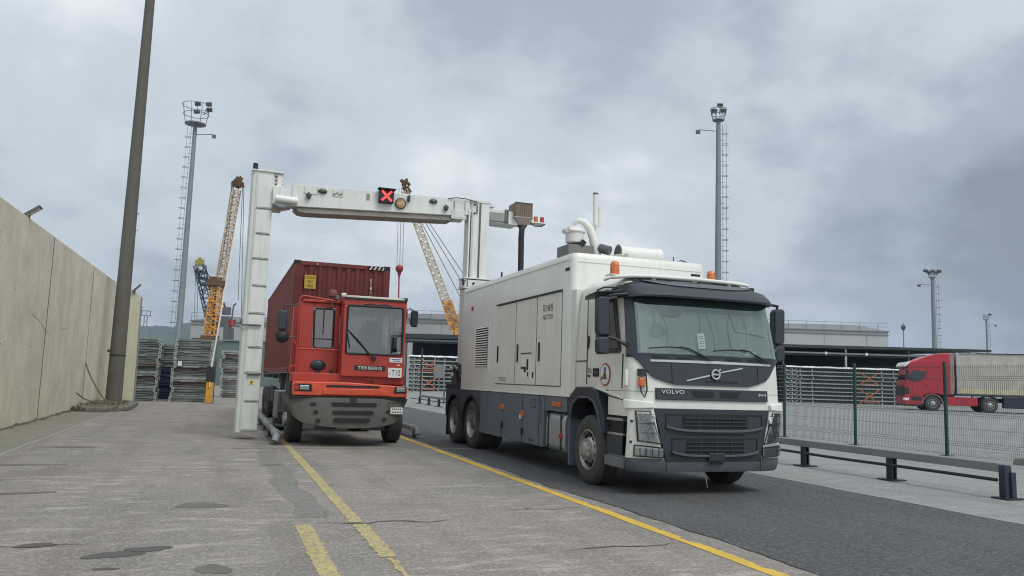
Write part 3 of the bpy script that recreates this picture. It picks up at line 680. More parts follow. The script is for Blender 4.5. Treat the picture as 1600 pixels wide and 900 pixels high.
# ---- white light bar tube and beacons
b=MB(); b.tube([(5.14,10.40,3.02),(5.20,10.34,3.05),(5.5,10.27,3.085),(5.8,10.25,3.10),(6.6,10.25,3.11),(7.3,10.28,3.10),(7.50,10.30,3.09),(7.56,10.32,3.085)],.028,10); b.box(5.2,7.5,10.3,10.5,3.085,3.10)
for x in (5.9,6.6,7.2): b.box(x-.03,x+.03,10.28,10.4,3.0,3.1)
lb=b.build('roof_bar',M['wtrim'],T,smooth=60)
for x,y in ((5.32,10.42),(7.05,10.55)):
    b=MB(); b.cyl((x,y,3.07),(x,y,3.15),.078,.07,20); bc=b.build('beacon',M['orange'],T,bevel=.004)
    b=MB(); b.lathe([(.07,0),(.07,.02),(.066,.10),(.058,.135),(.035,.155),(.001,.16)],(x,y,3.15),(0,0,1),22); b.build('lens',M['orange'],bc,smooth=50)
    b=MB(); b.cyl((x,y,3.16),(x,y,3.24),.028,.022,10); b.build('lamp',M['chrome'],bc)
# ---- mirrors
def mirror(sx,o_=0.):
    X=lambda x:XC+sx*(x-XC) if sx<0 else 2*XC-(2*XC-x)*1.0
    mx=lambda d:XC-sx*((1.46+(d-1.42)*.72-o_) if d>1.41 else d)
    b=MB(); b.prism([(mx(1.42),2.20),(mx(1.44),2.70),(mx(1.50),2.74),(mx(1.66),2.74),(mx(1.69),2.70),(mx(1.68),2.24),(mx(1.64),2.19)],'y',10.12,10.26)
    m1=b.build('mirror',M['dark'],T,bevel=.02)
    b=MB(); b.box(min(mx(1.45),mx(1.66)),max(mx(1.45),mx(1.66)),10.262,10.268,2.24,2.68); b.build('mirror_glass',M['pane'],m1)
    b=MB(); b.prism([(mx(1.43),1.96),(mx(1.42),2.14),(mx(1.46),2.17),(mx(1.64),2.17),(mx(1.68),2.13),(mx(1.67),1.97),(mx(1.63),1.93),(mx(1.46),1.93)],'y',10.11,10.25)
    m2=b.build('mirror',M['dark'],T,bevel=.022)
    b=MB(); b.box(min(mx(1.46),mx(1.64)),max(mx(1.46),mx(1.64)),10.252,10.258,1.97,2.13); b.build('mirror_glass',M['pane'],m2)
    b=MB(); b.tube([(mx(1.55),10.2,2.19),(mx(1.38),10.12,2.15),(mx(1.22),10.02,2.05),(mx(1.2),10.06,1.98)],.026,8); b.tube([(mx(1.55),10.2,2.19),(mx(1.55),10.2,2.72),(mx(1.4),10.14,2.78),(mx(1.2),10.12,2.80)],.022,8)
    b.tube([(mx(1.2),10.03,2.1),(mx(1.2),10.05,1.93)],.04,8); b.build('mirror_arm',M['blackp'],T,smooth=60)
    return m1
mirror(1); mirror(-1,.13)
# rain canopy above the nearside mirror and window
b=MB(); b.add([(4.86,10.42,2.735),(4.90,10.12,2.79),(5.34,10.16,2.83),(5.34,10.95,2.80),(5.10,10.95,2.76)]+[(4.86,10.42,2.76),(4.90,10.12,2.815),(5.34,10.16,2.86),(5.34,10.95,2.83),(5.10,10.95,2.79)],[(0,1,2,3,4),(9,8,7,6,5)]+[(i,(i+1)%5,5+(i+1)%5,5+i) for i in range(5)])
b.build('mirror_hood',M['blackp'],T,bevel=.006)
b=MB(); b.tube([(4.98,10.3,2.84),(5.05,10.2,2.88),(5.3,10.22,2.90),(5.32,10.6,2.88)],.012,6)
for y in (10.22,10.4,10.6): b.box(5.27,5.33,y-.015,y+.015,2.83,2.90)
b.build('hood_rail',M['blackp'],T)
# ================ equipment box
BX0,BX1,BY0,BY1,BZ0,BZ1=5.30,7.85,11.90,18.22,1.285,3.66
b=MB()
def rr(z,inset=0,r=.10):
    x0,x1,y0,y1=BX0+inset,BX1-inset,BY0+inset,BY1-inset; pts=[]
    for cx,cy,a0 in ((x0+r,y0+r,180),(x1-r,y0+r,270),(x1-r,y1-r,0),(x0+r,y1-r,90)):
        for k in range(6): t=math.radians(a0+18*k); pts.append((cx+r*math.cos(t),cy+r*math.sin(t),z))
    return pts
b.loft([rr(BZ0),rr(3.55),rr(3.60,.012),rr(3.645,.03),rr(3.66,.07)])
bx=b.build('equipment_box',M['white'],T,smooth=35)
b=MB(); b.box(BX0-.012,BX0+.01,BY0+.12,BY1-.1,3.535,3.55); b.box(BX0-.008,BX0+.02,BY0+.10,BY1-.1,BZ0+.0,BZ0+.03); b.box(BX0+.1,BX1-.1,BY0-.010,BY0+.01,3.50,3.512); b.build('box_trim',M['wtrim'],bx)
# doors
dd=[(14.50,15.62),(13.40,14.46),(12.27,13.36)]
for k,(y0,y1) in enumerate(dd):
    b=MB(); b.box(BX0-.004,BX0+.01,y0-.012,y1+.012,1.44,3.045); b.build('door_gap',M['steel'],bx)
    b=MB(); b.box(BX0-.016,BX0+.01,y0+.004,y1-.004,1.455,3.03); d=b.build('door',M['white'],bx,bevel=.006)
    b=MB(); b.box(BX0-.045,BX0-.01,y0-.02,y1+.02,3.045,3.062); b.build('drip_rail',M['blackp'],d)
    yy=y1-.14; b=MB(); b.prism([(yy-.035,1.90),(yy-.02,1.87),(yy+.02,1.87),(yy+.035,1.90),(yy+.035,2.18),(yy+.02,2.21),(yy-.02,2.21),(yy-.035,2.18)],'x',BX0-.030,BX0-.014); b.build('handle',M['black'],d,bevel=.004)
    if k==1:
        b=MB(); b.box(BX0-.024,BX0-.014,13.60,14.08,1.56,2.02); pn=b.build('control_panel',M['wtrim'],d,bevel=.003)
        b=MB(); b.box(BX0-.034,BX0-.014,13.585,14.12,2.02,2.035); b.box(BX0-.03,BX0-.022,13.72,13.80,1.72,1.92); b.box(BX0-.03,BX0-.022,13.84,13.93,1.68,1.78); b.box(BX0-.03,BX0-.022,13.95,14.10,1.74,1.78); b.box(BX0-.03,BX0-.022,13.70,13.76,1.60,1.68); b.box(BX0-.025,BX0-.014,13.47,13.53,1.58,1.68); b.build('switch',M['ink'],pn)
    if k==2:
        text('同方威视','lettering',M['ink'],d,(BX0-.017,12.86,2.80),(0,-1,0),(0,0,1),.46,.13,.002)
        text('NUCTECH','lettering',M['ink'],d,(BX0-.017,12.86,2.64),(0,-1,0),(0,0,1),.44,.09,.002)
    if k==0: text('MT1213DE','lettering',mat('grey_ink',(.12,.12,.11),.6),d,(BX0-.017,15.16,1.545),(0,-1,0),(0,0,1),.42,.085,.002)
# louvre
b=MB(); b.box(BX0-.006,BX0+.01,16.10,17.16,1.72,2.72); lv=b.build('vent_frame',M['wtrim'],bx)
b=MB(); b.box(BX0-.009,BX0,16.20,17.06,1.79,2.66); b.build('vent_dark',M['black'],lv)
b=MB()
for k in range(17):
    z=1.80+.0515*k; b.add([(BX0-.035,16.18,z),(BX0-.035,17.08,z),(BX0-.008,17.08,z+.026),(BX0-.008,16.18,z+.026),(BX0-.035,16.18,z+.007),(BX0-.035,17.08,z+.007),(BX0-.008,17.08,z+.032),(BX0-.008,16.18,z+.032)],[(0,1,2,3),(7,6,5,4),(0,1,5,4),(2,3,7,6),(0,3,7,4),(1,2,6,5)])
b.build('louvre',M['wtrim'],lv)
for e in ((7.55,7.73,BY0-.008,BY0+.01,3.42,3.455),(BX0-.008,BX0+.01,12.0,12.16,3.36,3.41)): b=MB(); b.box(*e); b.build('marker_plate',M['black'],bx)
b=MB(); b.box(5.295,5.315,17.35,17.5,3.08,3.16); b.build('rear_marker',M['redlens'],bx)
b=MB(); b.box(5.30,5.302,17.3,18.1,1.9,1.9); 
# corner trim between box and cab
b=MB(); b.box(5.315,7.83,11.735,11.93,1.35,3.02); b.build('gaiter',M['white'],T)
# ---- lower skirts
sk=MB(); sk.box(5.305,5.40,12.98,16.62,.40,1.275); skp=sk.build('skirt',M['slate'],T,bevel=.006)
b=MB()
for y in (14.02,15.15,13.2): b.box(5.300,5.31,y-.004,y+.004,.41,1.27)
for y,z,h in ((15.15,.58,.12),(14.02,.54,.12)): b.box(5.294,5.31,y-.06,y+.06,z,z+h)
for y in (14.02,13.85,13.95): b.box(5.298,5.31,y-.4,y-.38,.45,.5)
b.build('skirt_fitting',M['black'],skp)
for y,z in ((15.15,1.0),(14.02,.92)):
    b=MB(); b.box(5.280,5.31,y-.10,y+.10,z-.05,z+.05); b.build('side_marker',M['orange'],skp,bevel=.01)
b=MB(); b.box(5.278,5.31,14.05,14.12,.82,.90); b.build('side_marker_label',M['plate'],skp)
b=MB(); 
for y0,y1,z0,z1 in ((13.35,13.6,1.05,1.2),(13.1,13.2,.8,1.2)):
    for e in ((y0,y0+.012,z0,z1),(y1-.012,y1,z0,z1),(y0,y1,z0,z0+.012),(y0,y1,z1-.012,z1)): b.box(5.300,5.31,*e)
b.build('hatch_outline',M['dark'],skp)
# rear fender panel with two arches
def archpanel(ys_,R,z0,z1,y0,y1):
    top=[(y0,z0),(y0,z1),(y1,z1),(y1,z0)]
    pts=[(y0,z1),(y1,z1),(y1,z0)]
    for c in sorted(ys_,reverse=True):
        a0=math.asin(min(1,(z0-.535)/R)); 
        for k in range(13): t=a0+(math.pi-2*a0)*k/12; pts.append((c+R*math.cos(t),.535+R*math.sin(t)))
    pts.append((y0,z0)); return pts
M['fend']=mat('dirty_slate_fender',(.07,.082,.10),.6,0,.3,4,0,40,.4,(.1,.09,.08))
for x0,x1 in ((5.30,5.36),(7.79,7.85)): b=MB(); b.prism(archpanel([17.22,18.62],.64,.72,1.28,16.62,19.42),'x',x0,x1); fp=b.build('rear_fender',M['fend'],T,bevel=.004)
for yy in (17.22,18.62):
    b=MB(); n=14; pts=[]
    for k in range(n+1): t=math.radians(8+164*k/n); pts.append((yy+.645*math.cos(t),.535+.645*math.sin(t)))
    for k in range(n,-1,-1): t=math.radians(8+164*k/n); pts.append((yy+.60*math.cos(t),.535+.60*math.sin(t)))
    b.prism(pts,'x',5.26,5.95); b.build('mudguard',M['blackp'],T)
b=MB(); b.box(5.36,5.95,16.62,19.3,.6,1.25); 
b=MB(); b.box(5.38,7.77,16.64,19.42,1.12,1.275); b.box(5.30,7.85,18.25,19.45,1.28,1.40); dk=b.build('rear_deck',M['dark'],T,bevel=.006)
for x0,x1 in ((5.32,5.9),(7.25,7.83)): b=MB(); b.box(x0,x1,19.32,19.36,.15,.75); b.build('mudflap',M['black'],T)
# marker strip above the tank + tank
b=MB(); b.box(5.31,5.42,12.02,12.95,1.03,1.275); st_=b.build('side_rail',M['slate'],T,bevel=.005)
for y in (12.32,12.52): b=MB(); b.box(5.285,5.315,y-.075,y+.075,1.11,1.19); b.build('side_marker',M['orange'],st_,bevel=.008)
b=MB(); pts=[]
for cx,cz,a0 in ((5.44,.50,180),(5.85,.50,270),(5.85,.88,0),(5.44,.88,90)):
    for k in range(6): t=math.radians(a0+18*k); pts.append((cx+.13*math.cos(t),cz+.13*math.sin(t)))
b.prism(pts,'y',12.10,12.88); tk=b.build('fuel_tank',M['tank'],T,bevel=.02,smooth=40)
b=MB(); 
for y in (12.22,12.76): b.box(5.298,5.32,y-.02,y+.02,.42,.98)
b.build('tank_strap',M['blackp'],tk)
b=MB(); b.box(5.28,5.32,12.16,12.26,.60,.68); b.build('side_marker',M['redlens'],tk,bevel=.008)
b=MB(); b.box(5.7,7.4,12.0,13.0,.4,1.25); b.build('battery_box',M['black'],T)
# pumps and hoses on the rear deck
b=MB(); b.box(5.40,5.62,18.9,19.35,1.40,1.72); b.cyl((5.5,18.5,1.55),(5.5,19.0,1.55),.09,.09,16); b.box(5.6,6.0,19.0,19.4,1.4,1.6); pu=b.build('hydraulic_pump',M['steel'],T,bevel=.01)
b=MB(); b.cyl((5.42,19.05,1.78),(5.42,19.42,1.78),.055,.055,14); b.cyl((5.35,19.2,1.62),(5.7,19.2,1.62),.05,.05,12); b.build('cylinder',M['wtrim'],pu)
b=MB()
for k in range(5): 
    yy=18.55+.15*k; b.tube([(5.40+.02*k,yy,1.40),(5.36,yy+.05,1.70+.04*k),(5.5,yy+.15,1.85+.02*k),(5.62,yy+.2,1.5)],.016,6)
b.build('hose',M['black'],pu)
# ---- roof equipment
b=MB(); b.box(5.42,5.90,12.35,12.85,3.66,3.87); cm=b.build('camera_base',mat('grey_brown_box',(.16,.155,.14),.6,0,.2),T,bevel=.01)
b=MB(); b.lathe([(.12,0),(.155,.02),(.16,.06),(.16,.19),(.185,.195),(.19,.215),(.15,.245),(.10,.285),(.03,.305),(.001,.307)],(5.62,12.55,3.91),(0,0,1),26); b.build('camera_dome',M['plate'],cm,smooth=45)
b=MB(); b.cyl((5.62,12.55,3.86),(5.62,12.55,3.93),.10,.12,20); b.cyl((5.66,12.38,3.86),(5.72,12.36,3.94),.05,.05,12); b.build('camera_lens',M['black'],cm)
b=MB(); b.box(5.44,5.50,12.40,12.62,4.12,4.18); b.cyl((5.45,12.45,4.13),(5.45,12.62,4.13),.05,.05,14); b.build('camera_sensor',M['plate'],cm,bevel=.006)
b=MB(); b.tube([(5.62,12.62,4.25),(5.64,12.6,4.31),(5.70,12.58,4.335),(5.80,12.56,4.31),(5.89,12.54,4.22),(5.96,12.52,4.05),(6.00,12.51,3.88),(6.03,12.5,3.70)],[.035,.042,.05,.06,.07,.08,.088,.09],12); sw=b.build('camera_arm',M['white'],T,smooth=60)
b=MB(); b.cyl((6.06,12.45,3.86),(6.18,12.3,3.80),.08,.08,16); b.box(5.90,6.14,12.32,12.5,3.62,3.72); b.build('arm_bracket',M['steel'],sw)
b=MB(); b.cyl((6.07,12.62,3.66),(6.07,12.62,4.40),.034,.034,12); b.cyl((6.05,12.62,4.28),(6.04,12.62,4.84),.047,.047,14); b.cyl((6.12,12.6,4.28),(6.12,12.6,4.62),.036,.036,12); an=b.build('antenna',M['wtrim'],T,smooth=50)
b=MB(); b.cyl((6.04,12.62,4.84),(6.04,12.62,4.875),.049,.046,14); b.build('antenna_cap',M['steel'],an)
b=MB(); b.prism([(6.20,3.66),(6.26,3.76),(6.66,3.86),(6.75,3.86),(6.75,3.66)],'y',12.7,13.5); ac=b.build('roof_fan_cowl',mat('dull_beige_cowl',(.36,.35,.30),.6,0,.15),T,bevel=.01)
b=MB(); b.cyl((6.68,12.85,3.875),(7.45,12.85,3.875),.135,.135,28); b.cyl((6.62,12.85,3.875),(6.76,12.85,3.875),.165,.135,28); b.cyl((7.36,12.85,3.875),(7.48,12.85,3.875),.14,.14,28); ex=b.build('exhaust_drum',M['wtrim'],T,smooth=45)
b=MB(); b.cyl((6.612,12.85,3.875),(6.67,12.85,3.875),.145,.10,24); b.cyl((6.98,12.80,3.74),(7.02,12.80,3.74),.07,.07,12); b.build('drum_mouth',M['steel'],ex)
b=MB(); b.tube([(7.62,12.6,3.66),(7.62,12.6,3.86)],.008,6); b.tube([(5.35,15.6,3.6),(5.35,15.6,3.75)],.02,6); b.tube([(7.5,12.3,3.68),(7.6,12.3,3.75),(7.8,12.3,3.69)],.012,6); b.build('roof_whip',M['blackp'],T)
# ================ gantry: column, boom, detector leg
gc=MB(); gc.prism([(5.62,19.10),(5.72,19.02),(6.14,19.02),(6.14,19.38),(5.62,19.38)],'z',4.02,5.98); gcol=gc.build('gantry_column',M['gwhite'],T,bevel=.012)
b=MB(); b.box(5.595,5.63,19.0,19.38,4.0,5.75); b.box(5.66,5.675,19.015,19.05,4.0,5.7); b.build('column_rail',M['gwhite'],gcol)
b=MB(); b.box(5.870,5.915,19.005,19.03,4.02,6.02); b.box(5.655,5.665,19.00,19.03,4.02,5.7); b.build('column_groove',M['steel'],gcol)
b=MB(); b.box(5.50,6.22,18.93,19.45,4.00,4.03); b.box(5.52,6.20,18.95,19.43,3.80,3.98); b.box(5.50,6.22,18.93,19.45,3.76,3.79); co=b.build('column_collar',M['gwhite'],T,bevel=.008)
b=MB()
for z in (3.84,3.90,3.96): b.cyl((5.60,18.92,z),(5.60,18.96,z),.016,.016,8)
b.cyl((5.76,18.92,3.89),(5.76,18.96,3.89),.03,.03,12); b.cyl((5.49,18.97,3.88),(5.53,18.97,3.88),.045,.045,12); b.cyl((5.46,18.96,3.94),(5.56,18.96,3.94),.02,.02,8); b.build('collar_bolt',M['black'],co)
b=MB(); b.box(5.55,6.12,18.98,19.40,1.40,3.76); b.box(5.70,5.72,18.96,19.0,1.4,3.76); b.build('column_base',M['gwhite'],T,bevel=.01)
# boom
BYa,BYb=19.08,19.72
def boom_pt(x): 
    t=(x-1.2)/(5.65-1.2); return 5.955+.075*t, 5.405+.20*t
b=MB(); xa,xb=1.28,5.58; za,zb_=boom_pt(xa); zc,zd=boom_pt(xb)
b.add([(xa,BYa,zb_),(xb,BYa,zd),(xb,BYa,zc),(xa,BYa,za),(xa+.1,BYb,zb_-.03),(xb,BYb,zd-.06),(xb,BYb,zc),(xa,BYb,za)],[(0,1,2,3),(5,4,7,6),(3,2,6,7),(0,4,5,1),(0,3,7,4),(1,5,6,2)])
boom=b.build('boom',M['gwhite'],T,bevel=.012)
b=MB(); b.prism([(.86,5.35),(.86,5.86),(1.05,5.86),(1.16,5.78),(1.30,5.93),(1.30,5.43),(1.15,5.38)],'y',19.12,19.66); b.build('boom_end',M['gwhite'],boom,bevel=.01)
b=MB(); b.prism([(1.35,5.40),(5.2,5.575),(5.25,5.50),(5.18,5.46),(1.60,5.29),(1.45,5.31)],'y',19.14,19.70); b.build('boom_underside',mat('warm_grey_boom_underside',(.30,.28,.24),.7,0,.25),boom,bevel=.01)  # underside coloured darker and warmer than the white boom
b=MB(); b.cyl((.92,19.05,5.55),(1.42,19.05,5.53),.085,.085,20); b.build('boom_cylinder',M['wtrim'],boom,smooth=50)
b=MB()
for k in range(6):
    b.tube([(.87,19.1,5.42-.01*k),(1.0,19.03,5.36-.015*k),(1.2,19.05,5.34+.01*k),(1.42,19.1,5.40-.01*k)],.02,6)
b.build('boom_hose',M['steel'],boom)
# column head: bolted plates and brace
b=MB(); b.box(5.50,5.62,19.03,19.07,5.62,6.0); b.box(5.15,5.55,19.055,19.085,5.50,5.74); b.box(5.62,6.16,19.0,19.45,5.96,6.04); b.prism([(5.2,5.98),(5.6,6.05),(6.05,6.05),(6.30,5.97),(6.30,5.9),(5.2,5.9)],'y',19.1,19.7); b.build('column_head',M['gwhite'],boom,bevel=.008)
b=MB()
for k in range(7): b.cyl((5.22+.0*k,19.05,5.56+.06*k),(5.22,19.09,5.56+.06*k),.013,.013,8)
for k in range(5): b.cyl((5.27+.06*k,19.05,5.54),(5.27+.06*k,19.09,5.54),.012,.012,8)
for z in (5.9,5.68): b.cyl((5.74,18.995,z),(5.74,19.03,z),.025,.025,10)
b.build('flange_bolt',M['black'],boom)
b=MB(); b.tube([(5.05,19.05,5.99),(5.25,19.03,6.03),(5.5,19.0,6.02),(5.78,18.99,5.97),(5.80,18.99,5.88),(5.80,18.99,5.66)],.012,6); b.build('head_cable',M['black'],boom)
# rear boom stub
b=MB(); b.prism([(6.14,5.52),(6.14,5.88),(6.62,5.86),(6.95,5.83),(6.95,5.50)],'y',19.12,19.66); b.build('boom_stub',M['gwhite'],boom,bevel=.01)
b=MB()
b.box(6.18,6.66,19.112,19.125,5.535,5.575)
for k in range(5): b.cyl((6.20+.09*k,19.10,5.56),(6.20+.09*k,19.14,5.56),.012,.012,8)
for x in (6.60,6.66): b.box(x-.018,x+.018,19.08,19.12,5.52,5.88)
b.build('stub_bolt',M['steel'],boom)
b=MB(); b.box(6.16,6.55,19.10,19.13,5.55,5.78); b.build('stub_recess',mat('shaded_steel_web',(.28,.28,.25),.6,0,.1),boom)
b=MB(); b.box(6.82,7.30,18.98,19.50,5.70,6.08); gb=b.build('x_ray_housing',M['brown'],T,bevel=.008)
b=MB(); b.loft([[(6.80,18.96,5.70),(7.32,18.96,5.70),(7.32,19.52,5.70),(6.80,19.52,5.70)],[(6.98,19.1,5.52),(7.2,19.1,5.52),(7.2,19.4,5.52),(6.98,19.4,5.52)]]); b.box(6.80,7.32,18.96,19.52,5.69,5.71); b.build('housing_funnel',mat('dusty_beige_funnel',(.38,.33,.29),.6,0,.15),gb)
b=MB()
for k in range(8): b.box(6.83+.06*k,6.836+.06*k,18.972,18.985,5.71,6.07)
b.box(6.81,7.31,18.97,18.985,6.065,6.085); b.build('housing_rib',M['dark'],gb)
b=MB(); b.box(7.15,7.72,19.05,19.4,5.605,5.63); b.box(7.3,7.36,19.06,19.1,5.63,5.8); bp=b.build('lamp_shelf',M['wtrim'],T)
for x,mm in ((7.45,'orange'),(7.62,'redlens')):
    b=MB(); b.cyl((x,19.12,5.63),(x,19.12,5.78),.055,.05,16); b.build('signal_lamp',M[mm],bp,smooth=50)
b=MB(); b.tube([(7.05,19.2,5.55),(7.06,19.1,5.42),(7.04,19.08,5.2),(7.05,19.08,4.6),(7.05,19.05,3.8),(7.05,18.6,3.64)],.075,12); b.tube([(7.28,19.1,5.60),(7.4,19.08,5.52),(7.6,19.08,5.53),(7.7,19.1,5.6)],.014,6); b.tube([(7.18,19.1,5.52),(7.1,19.05,5.40),(7.08,19.05,5.2)],.02,6); b.build('cable_conduit',M['black'],T,smooth=60)
# boom fittings: signal, round sign, lamps
b=MB(); b.box(3.31,3.66,18.93,19.08,5.70,6.02); b.box(3.27,3.70,18.86,19.08,6.02,6.045); sgb=b.build('lane_signal',M['black'],boom,bevel=.006)
xc_,zc_=3.485,5.862; b=MB(); mm=Matrix.Rotation(math.radians(45),3,'Y'); b.obox((xc_,18.922,zc_),(.34,.012,.055),mm); b.obox((xc_,18.9185,zc_),(.34,.012,.055),Matrix.Rotation(math.radians(-45),3,'Y'))
b.build('red_cross',mat('lit_red_cross',(.6,.05,.04),.4,emit=(1,.06,.05),es=1.1),sgb)
b=MB(); b.cyl((3.855,19.075,5.74),(3.855,19.03,5.74),.135,.135,32); rs=b.build('round_sign',M['black'],boom)
b=MB(); b.cyl((3.855,19.03,5.74),(3.855,19.024,5.74),.115,.115,32); b.build('sign_face',mat('dull_amber_led_face',(.32,.20,.08),.5),rs)
text('40','lettering',mat('pale_amber_digits',(.7,.5,.28),.5),rs,(3.855,19.022,5.74),(1,0,0),(0,0,1),.15,.12,.002)
b=MB(); b.box(4.02,4.08,18.98,19.08,5.80,5.95); b.build('siren',M['dark'],boom,bevel=.01)
for x in (1.98,4.68):
    b=MB(); b.lathe([(.001,.05),(.05,.045),(.075,.02),(.08,-.02)],(x,19.06,boom_pt(x)[0]-.13),(0,-1,0),20)
    for v in range(len(b.v)): q=b.v[v]; b.v[v]=(x+(q[0]-x)*1.35,q[1],boom_pt(x)[0]-.13+(q[2]-boom_pt(x)[0]+.13)*.75)
    b.build('green_lamp',M['grn'],boom,smooth=50)
for x in (1.66,5.0):
    zt_=boom_pt(x)[0]-.27; b=MB(); b.lathe([(.001,-.09),(.03,-.08),(.06,-.02),(.07,.02),(.03,.05),(.03,.07),(.001,.075)],(x,19.02,zt_),(0,0,1),16); b.build('camera',M['steel'],boom,smooth=50)
b=MB()
for x0,x1 in ((1.55,1.86),(2.22,2.45)):
    for e in ((x0,x0+.008,5.74,5.90),(x1-.008,x1,5.74,5.90),(x0,x1,5.74,5.748)): b.box(e[0],e[1],19.07,19.09,e[2],e[3])
for k in range(5): b.cyl((2.25+.04*k,19.06,5.80+.02*(k%3)),(2.25+.04*k,19.09,5.80+.02*(k%3)),.02,.02,8)
b.box(3.02,3.10,19.07,19.09,5.74,5.9)
b.build('service_hatch',mat('tarnished_brass_fitting',(.25,.24,.15),.6,0,.2),boom)
# detector leg
lg=MB(); z0,z1=.16,6.22
lg.prism([(.365,19.46),(.375,19.30),(.475,19.26),(.865,19.26),(.865,19.80),(.365,19.80)],'z',z0,z1); leg=lg.build('detector_leg',M['gwhite'],T,bevel=.012)
b=MB(); b.box(.36,1.09,19.22,19.82,6.20,6.235); b.box(.865,1.08,19.3,19.75,5.34,6.2); b.build('leg_head',M['gwhite'],leg,bevel=.006)
b=MB()
for k in range(6):
    for x in (.915,1.055): b.cyl((x,19.28,6.12-.09*k),(x,19.31,6.12-.09*k),.02,.02,8)
for k in range(4): b.cyl((.915,19.28,5.52-.04*k),(.915,19.31,5.52-.04*k),.016,.016,8)
b.build('leg_bolt',M['black'],leg)
b=MB(); b.box(.95,1.06,19.27,19.30,5.80,6.15); b.build('leg_plate',M['plate'],leg)
b=MB(); b.cyl((.44,19.45,6.235),(.44,19.45,6.29),.07,.07,20); b.cyl((.44,19.45,6.29),(.44,19.45,6.42),.06,.055,20); b.build('leg_beacon',M['black'],leg,smooth=50)
zs_=[.20,.86,1.50,2.08,2.86,3.5,4.13,4.72,5.32,6.16]
for k,(a,c_) in enumerate(zip(zs_,zs_[1:])):
    b=MB(); b.box(.515,.835,19.246,19.262,a+.03,c_-.04); pnl=b.build('leg_panel',M['gwhite'],leg,bevel=.005)
    b=MB(); b.box(.55 if k%2 else .50,.86,19.237,19.262,a-.004,a+.006); b.build('panel_ledge',M['steel'],pnl)
b=MB(); b.box(.37,.395,19.26,19.30,.18,6.15); b.box(.475,.48,19.248,19.262,.2,6.1); b.build('edge_rail',mat('leg_seam_grey',(.35,.37,.35),.6),leg)
b=MB(); b.tube([(.36,19.24,2.72),(.36,19.22,2.62),(.40,19.2,2.59),(.80,19.2,2.59)],.022,8); b.tube([(.56,19.2,1.47),(.85,19.2,1.48)],.028,8); b.tube([(.85,19.25,1.49),(1.3,19.3,1.50)],.012,6); b.tube([(.30,19.24,1.62),(.36,19.24,1.60)],.012,6); b.build('leg_hook',M['steel'],leg,smooth=50)
b=MB(); b.box(.62,.72,19.238,19.248,1.24,1.33); wl=b.build('warning_label',M['yel'],leg)
b=MB(); b.cyl((.67,19.2365,1.285),(.67,19.2385,1.285),.02,.02,12)
b.add([(.67+.035*math.cos(math.radians(a)),19.237,1.285+.035*math.sin(math.radians(a))) for a in (60,120)]+[(.67,19.237,1.285)],[(0,1,2)]); b.build('label_mark',M['ink'],wl)
# ================================================================ TERMINAL TRACTOR
Q=thing('terminal_tractor','orange red terminal tractor with a narrow cab and broad grey bumper under the white gantry','tractor',(2.65,18.5,0))
FY=17.25
ZB=[(1.33,.93),(1.52,.60),(1.68,.50),(2.05,.44),(2.55,.40),(3.05,.41),(3.4,.455),(3.62,.52),(3.70,.60),(3.86,.93),(3.89,.98)]
def by(x): return FY+.20*abs((x-2.61)/1.28)**4
g=[];gb_=[]
for i in range(7):
    t=i/6; A=[];B=[]
    for j in range(41):
        x=1.33+2.56*j/40; z0=lerp(ZB,x); z=z0+(1.035-z0)*t; y=by(x)+.05*(1-t)**3; A.append((x,y,z)); B.append((x,y+.5,z))
    g.append(A); gb_.append(B)
b=MB(); b.patch(g,gb_); tb=b.build('bumper',M['cast'],Q,bevel=.012,smooth=40)
def slot(x0,x1,z0,z1,y,name,parent,m=None):
    b=MB(); r=(z1-z0)/2; zc=(z0+z1)/2; pts=[]
    for k in range(9): t=math.radians(90+180*k/8); pts.append((x0+r+r*math.cos(t),zc+r*math.sin(t)))
    for k in range(9): t=math.radians(-90+180*k/8); pts.append((x1-r+r*math.cos(t),zc+r*math.sin(t)))
    b.prism(pts,'y',y-.012,y+.05); return b.build(name,m or M['black'],parent)
for x0,x1,z0,z1 in ((2.23,3.19,.865,.945),(2.26,3.13,.70,.775),(2.29,3.06,.545,.62)): slot(x0,x1,z0,z1,FY+.0,'bumper_slot',tb)
for x0,x1,z0,z1 in ((1.80,1.95,.86,.935),(1.87,1.98,.70,.775),(1.93,2.03,.53,.60),(3.39,3.50,.73,.80),(3.33,3.42,.565,.64)): slot(x0,x1,z0,z1,by((x0+x1)/2)+.008,'bumper_hole',tb)
b=MB(); b.box(2.62,2.76,FY-.03,FY+.1,.985,1.04); b.box(1.34,3.87,FY+.02,FY+.25,1.036,1.05); b.build('bumper_lip',M['blackp'],tb)
b=MB(); b.box(3.50,3.76,FY+.035,FY+.2,.72,.86); npl=b.build('number_plate',M['plate'],tb)
b=MB()
for k in range(5): b.box(3.535+.042*k,3.56+.042*k,FY+.031,FY+.036,.81,.84)
for k in range(6): b.box(3.525+.037*k,3.548+.037*k,FY+.031,FY+.036,.745,.775)
b.build('worn_characters',M['ink'],npl)
b=MB(); b.tube([(3.42,FY-.01,.955),(3.52,FY-.02,.945),(3.58,FY,.95)],.012,6); b.build('bumper_clip',M['ink'],tb)
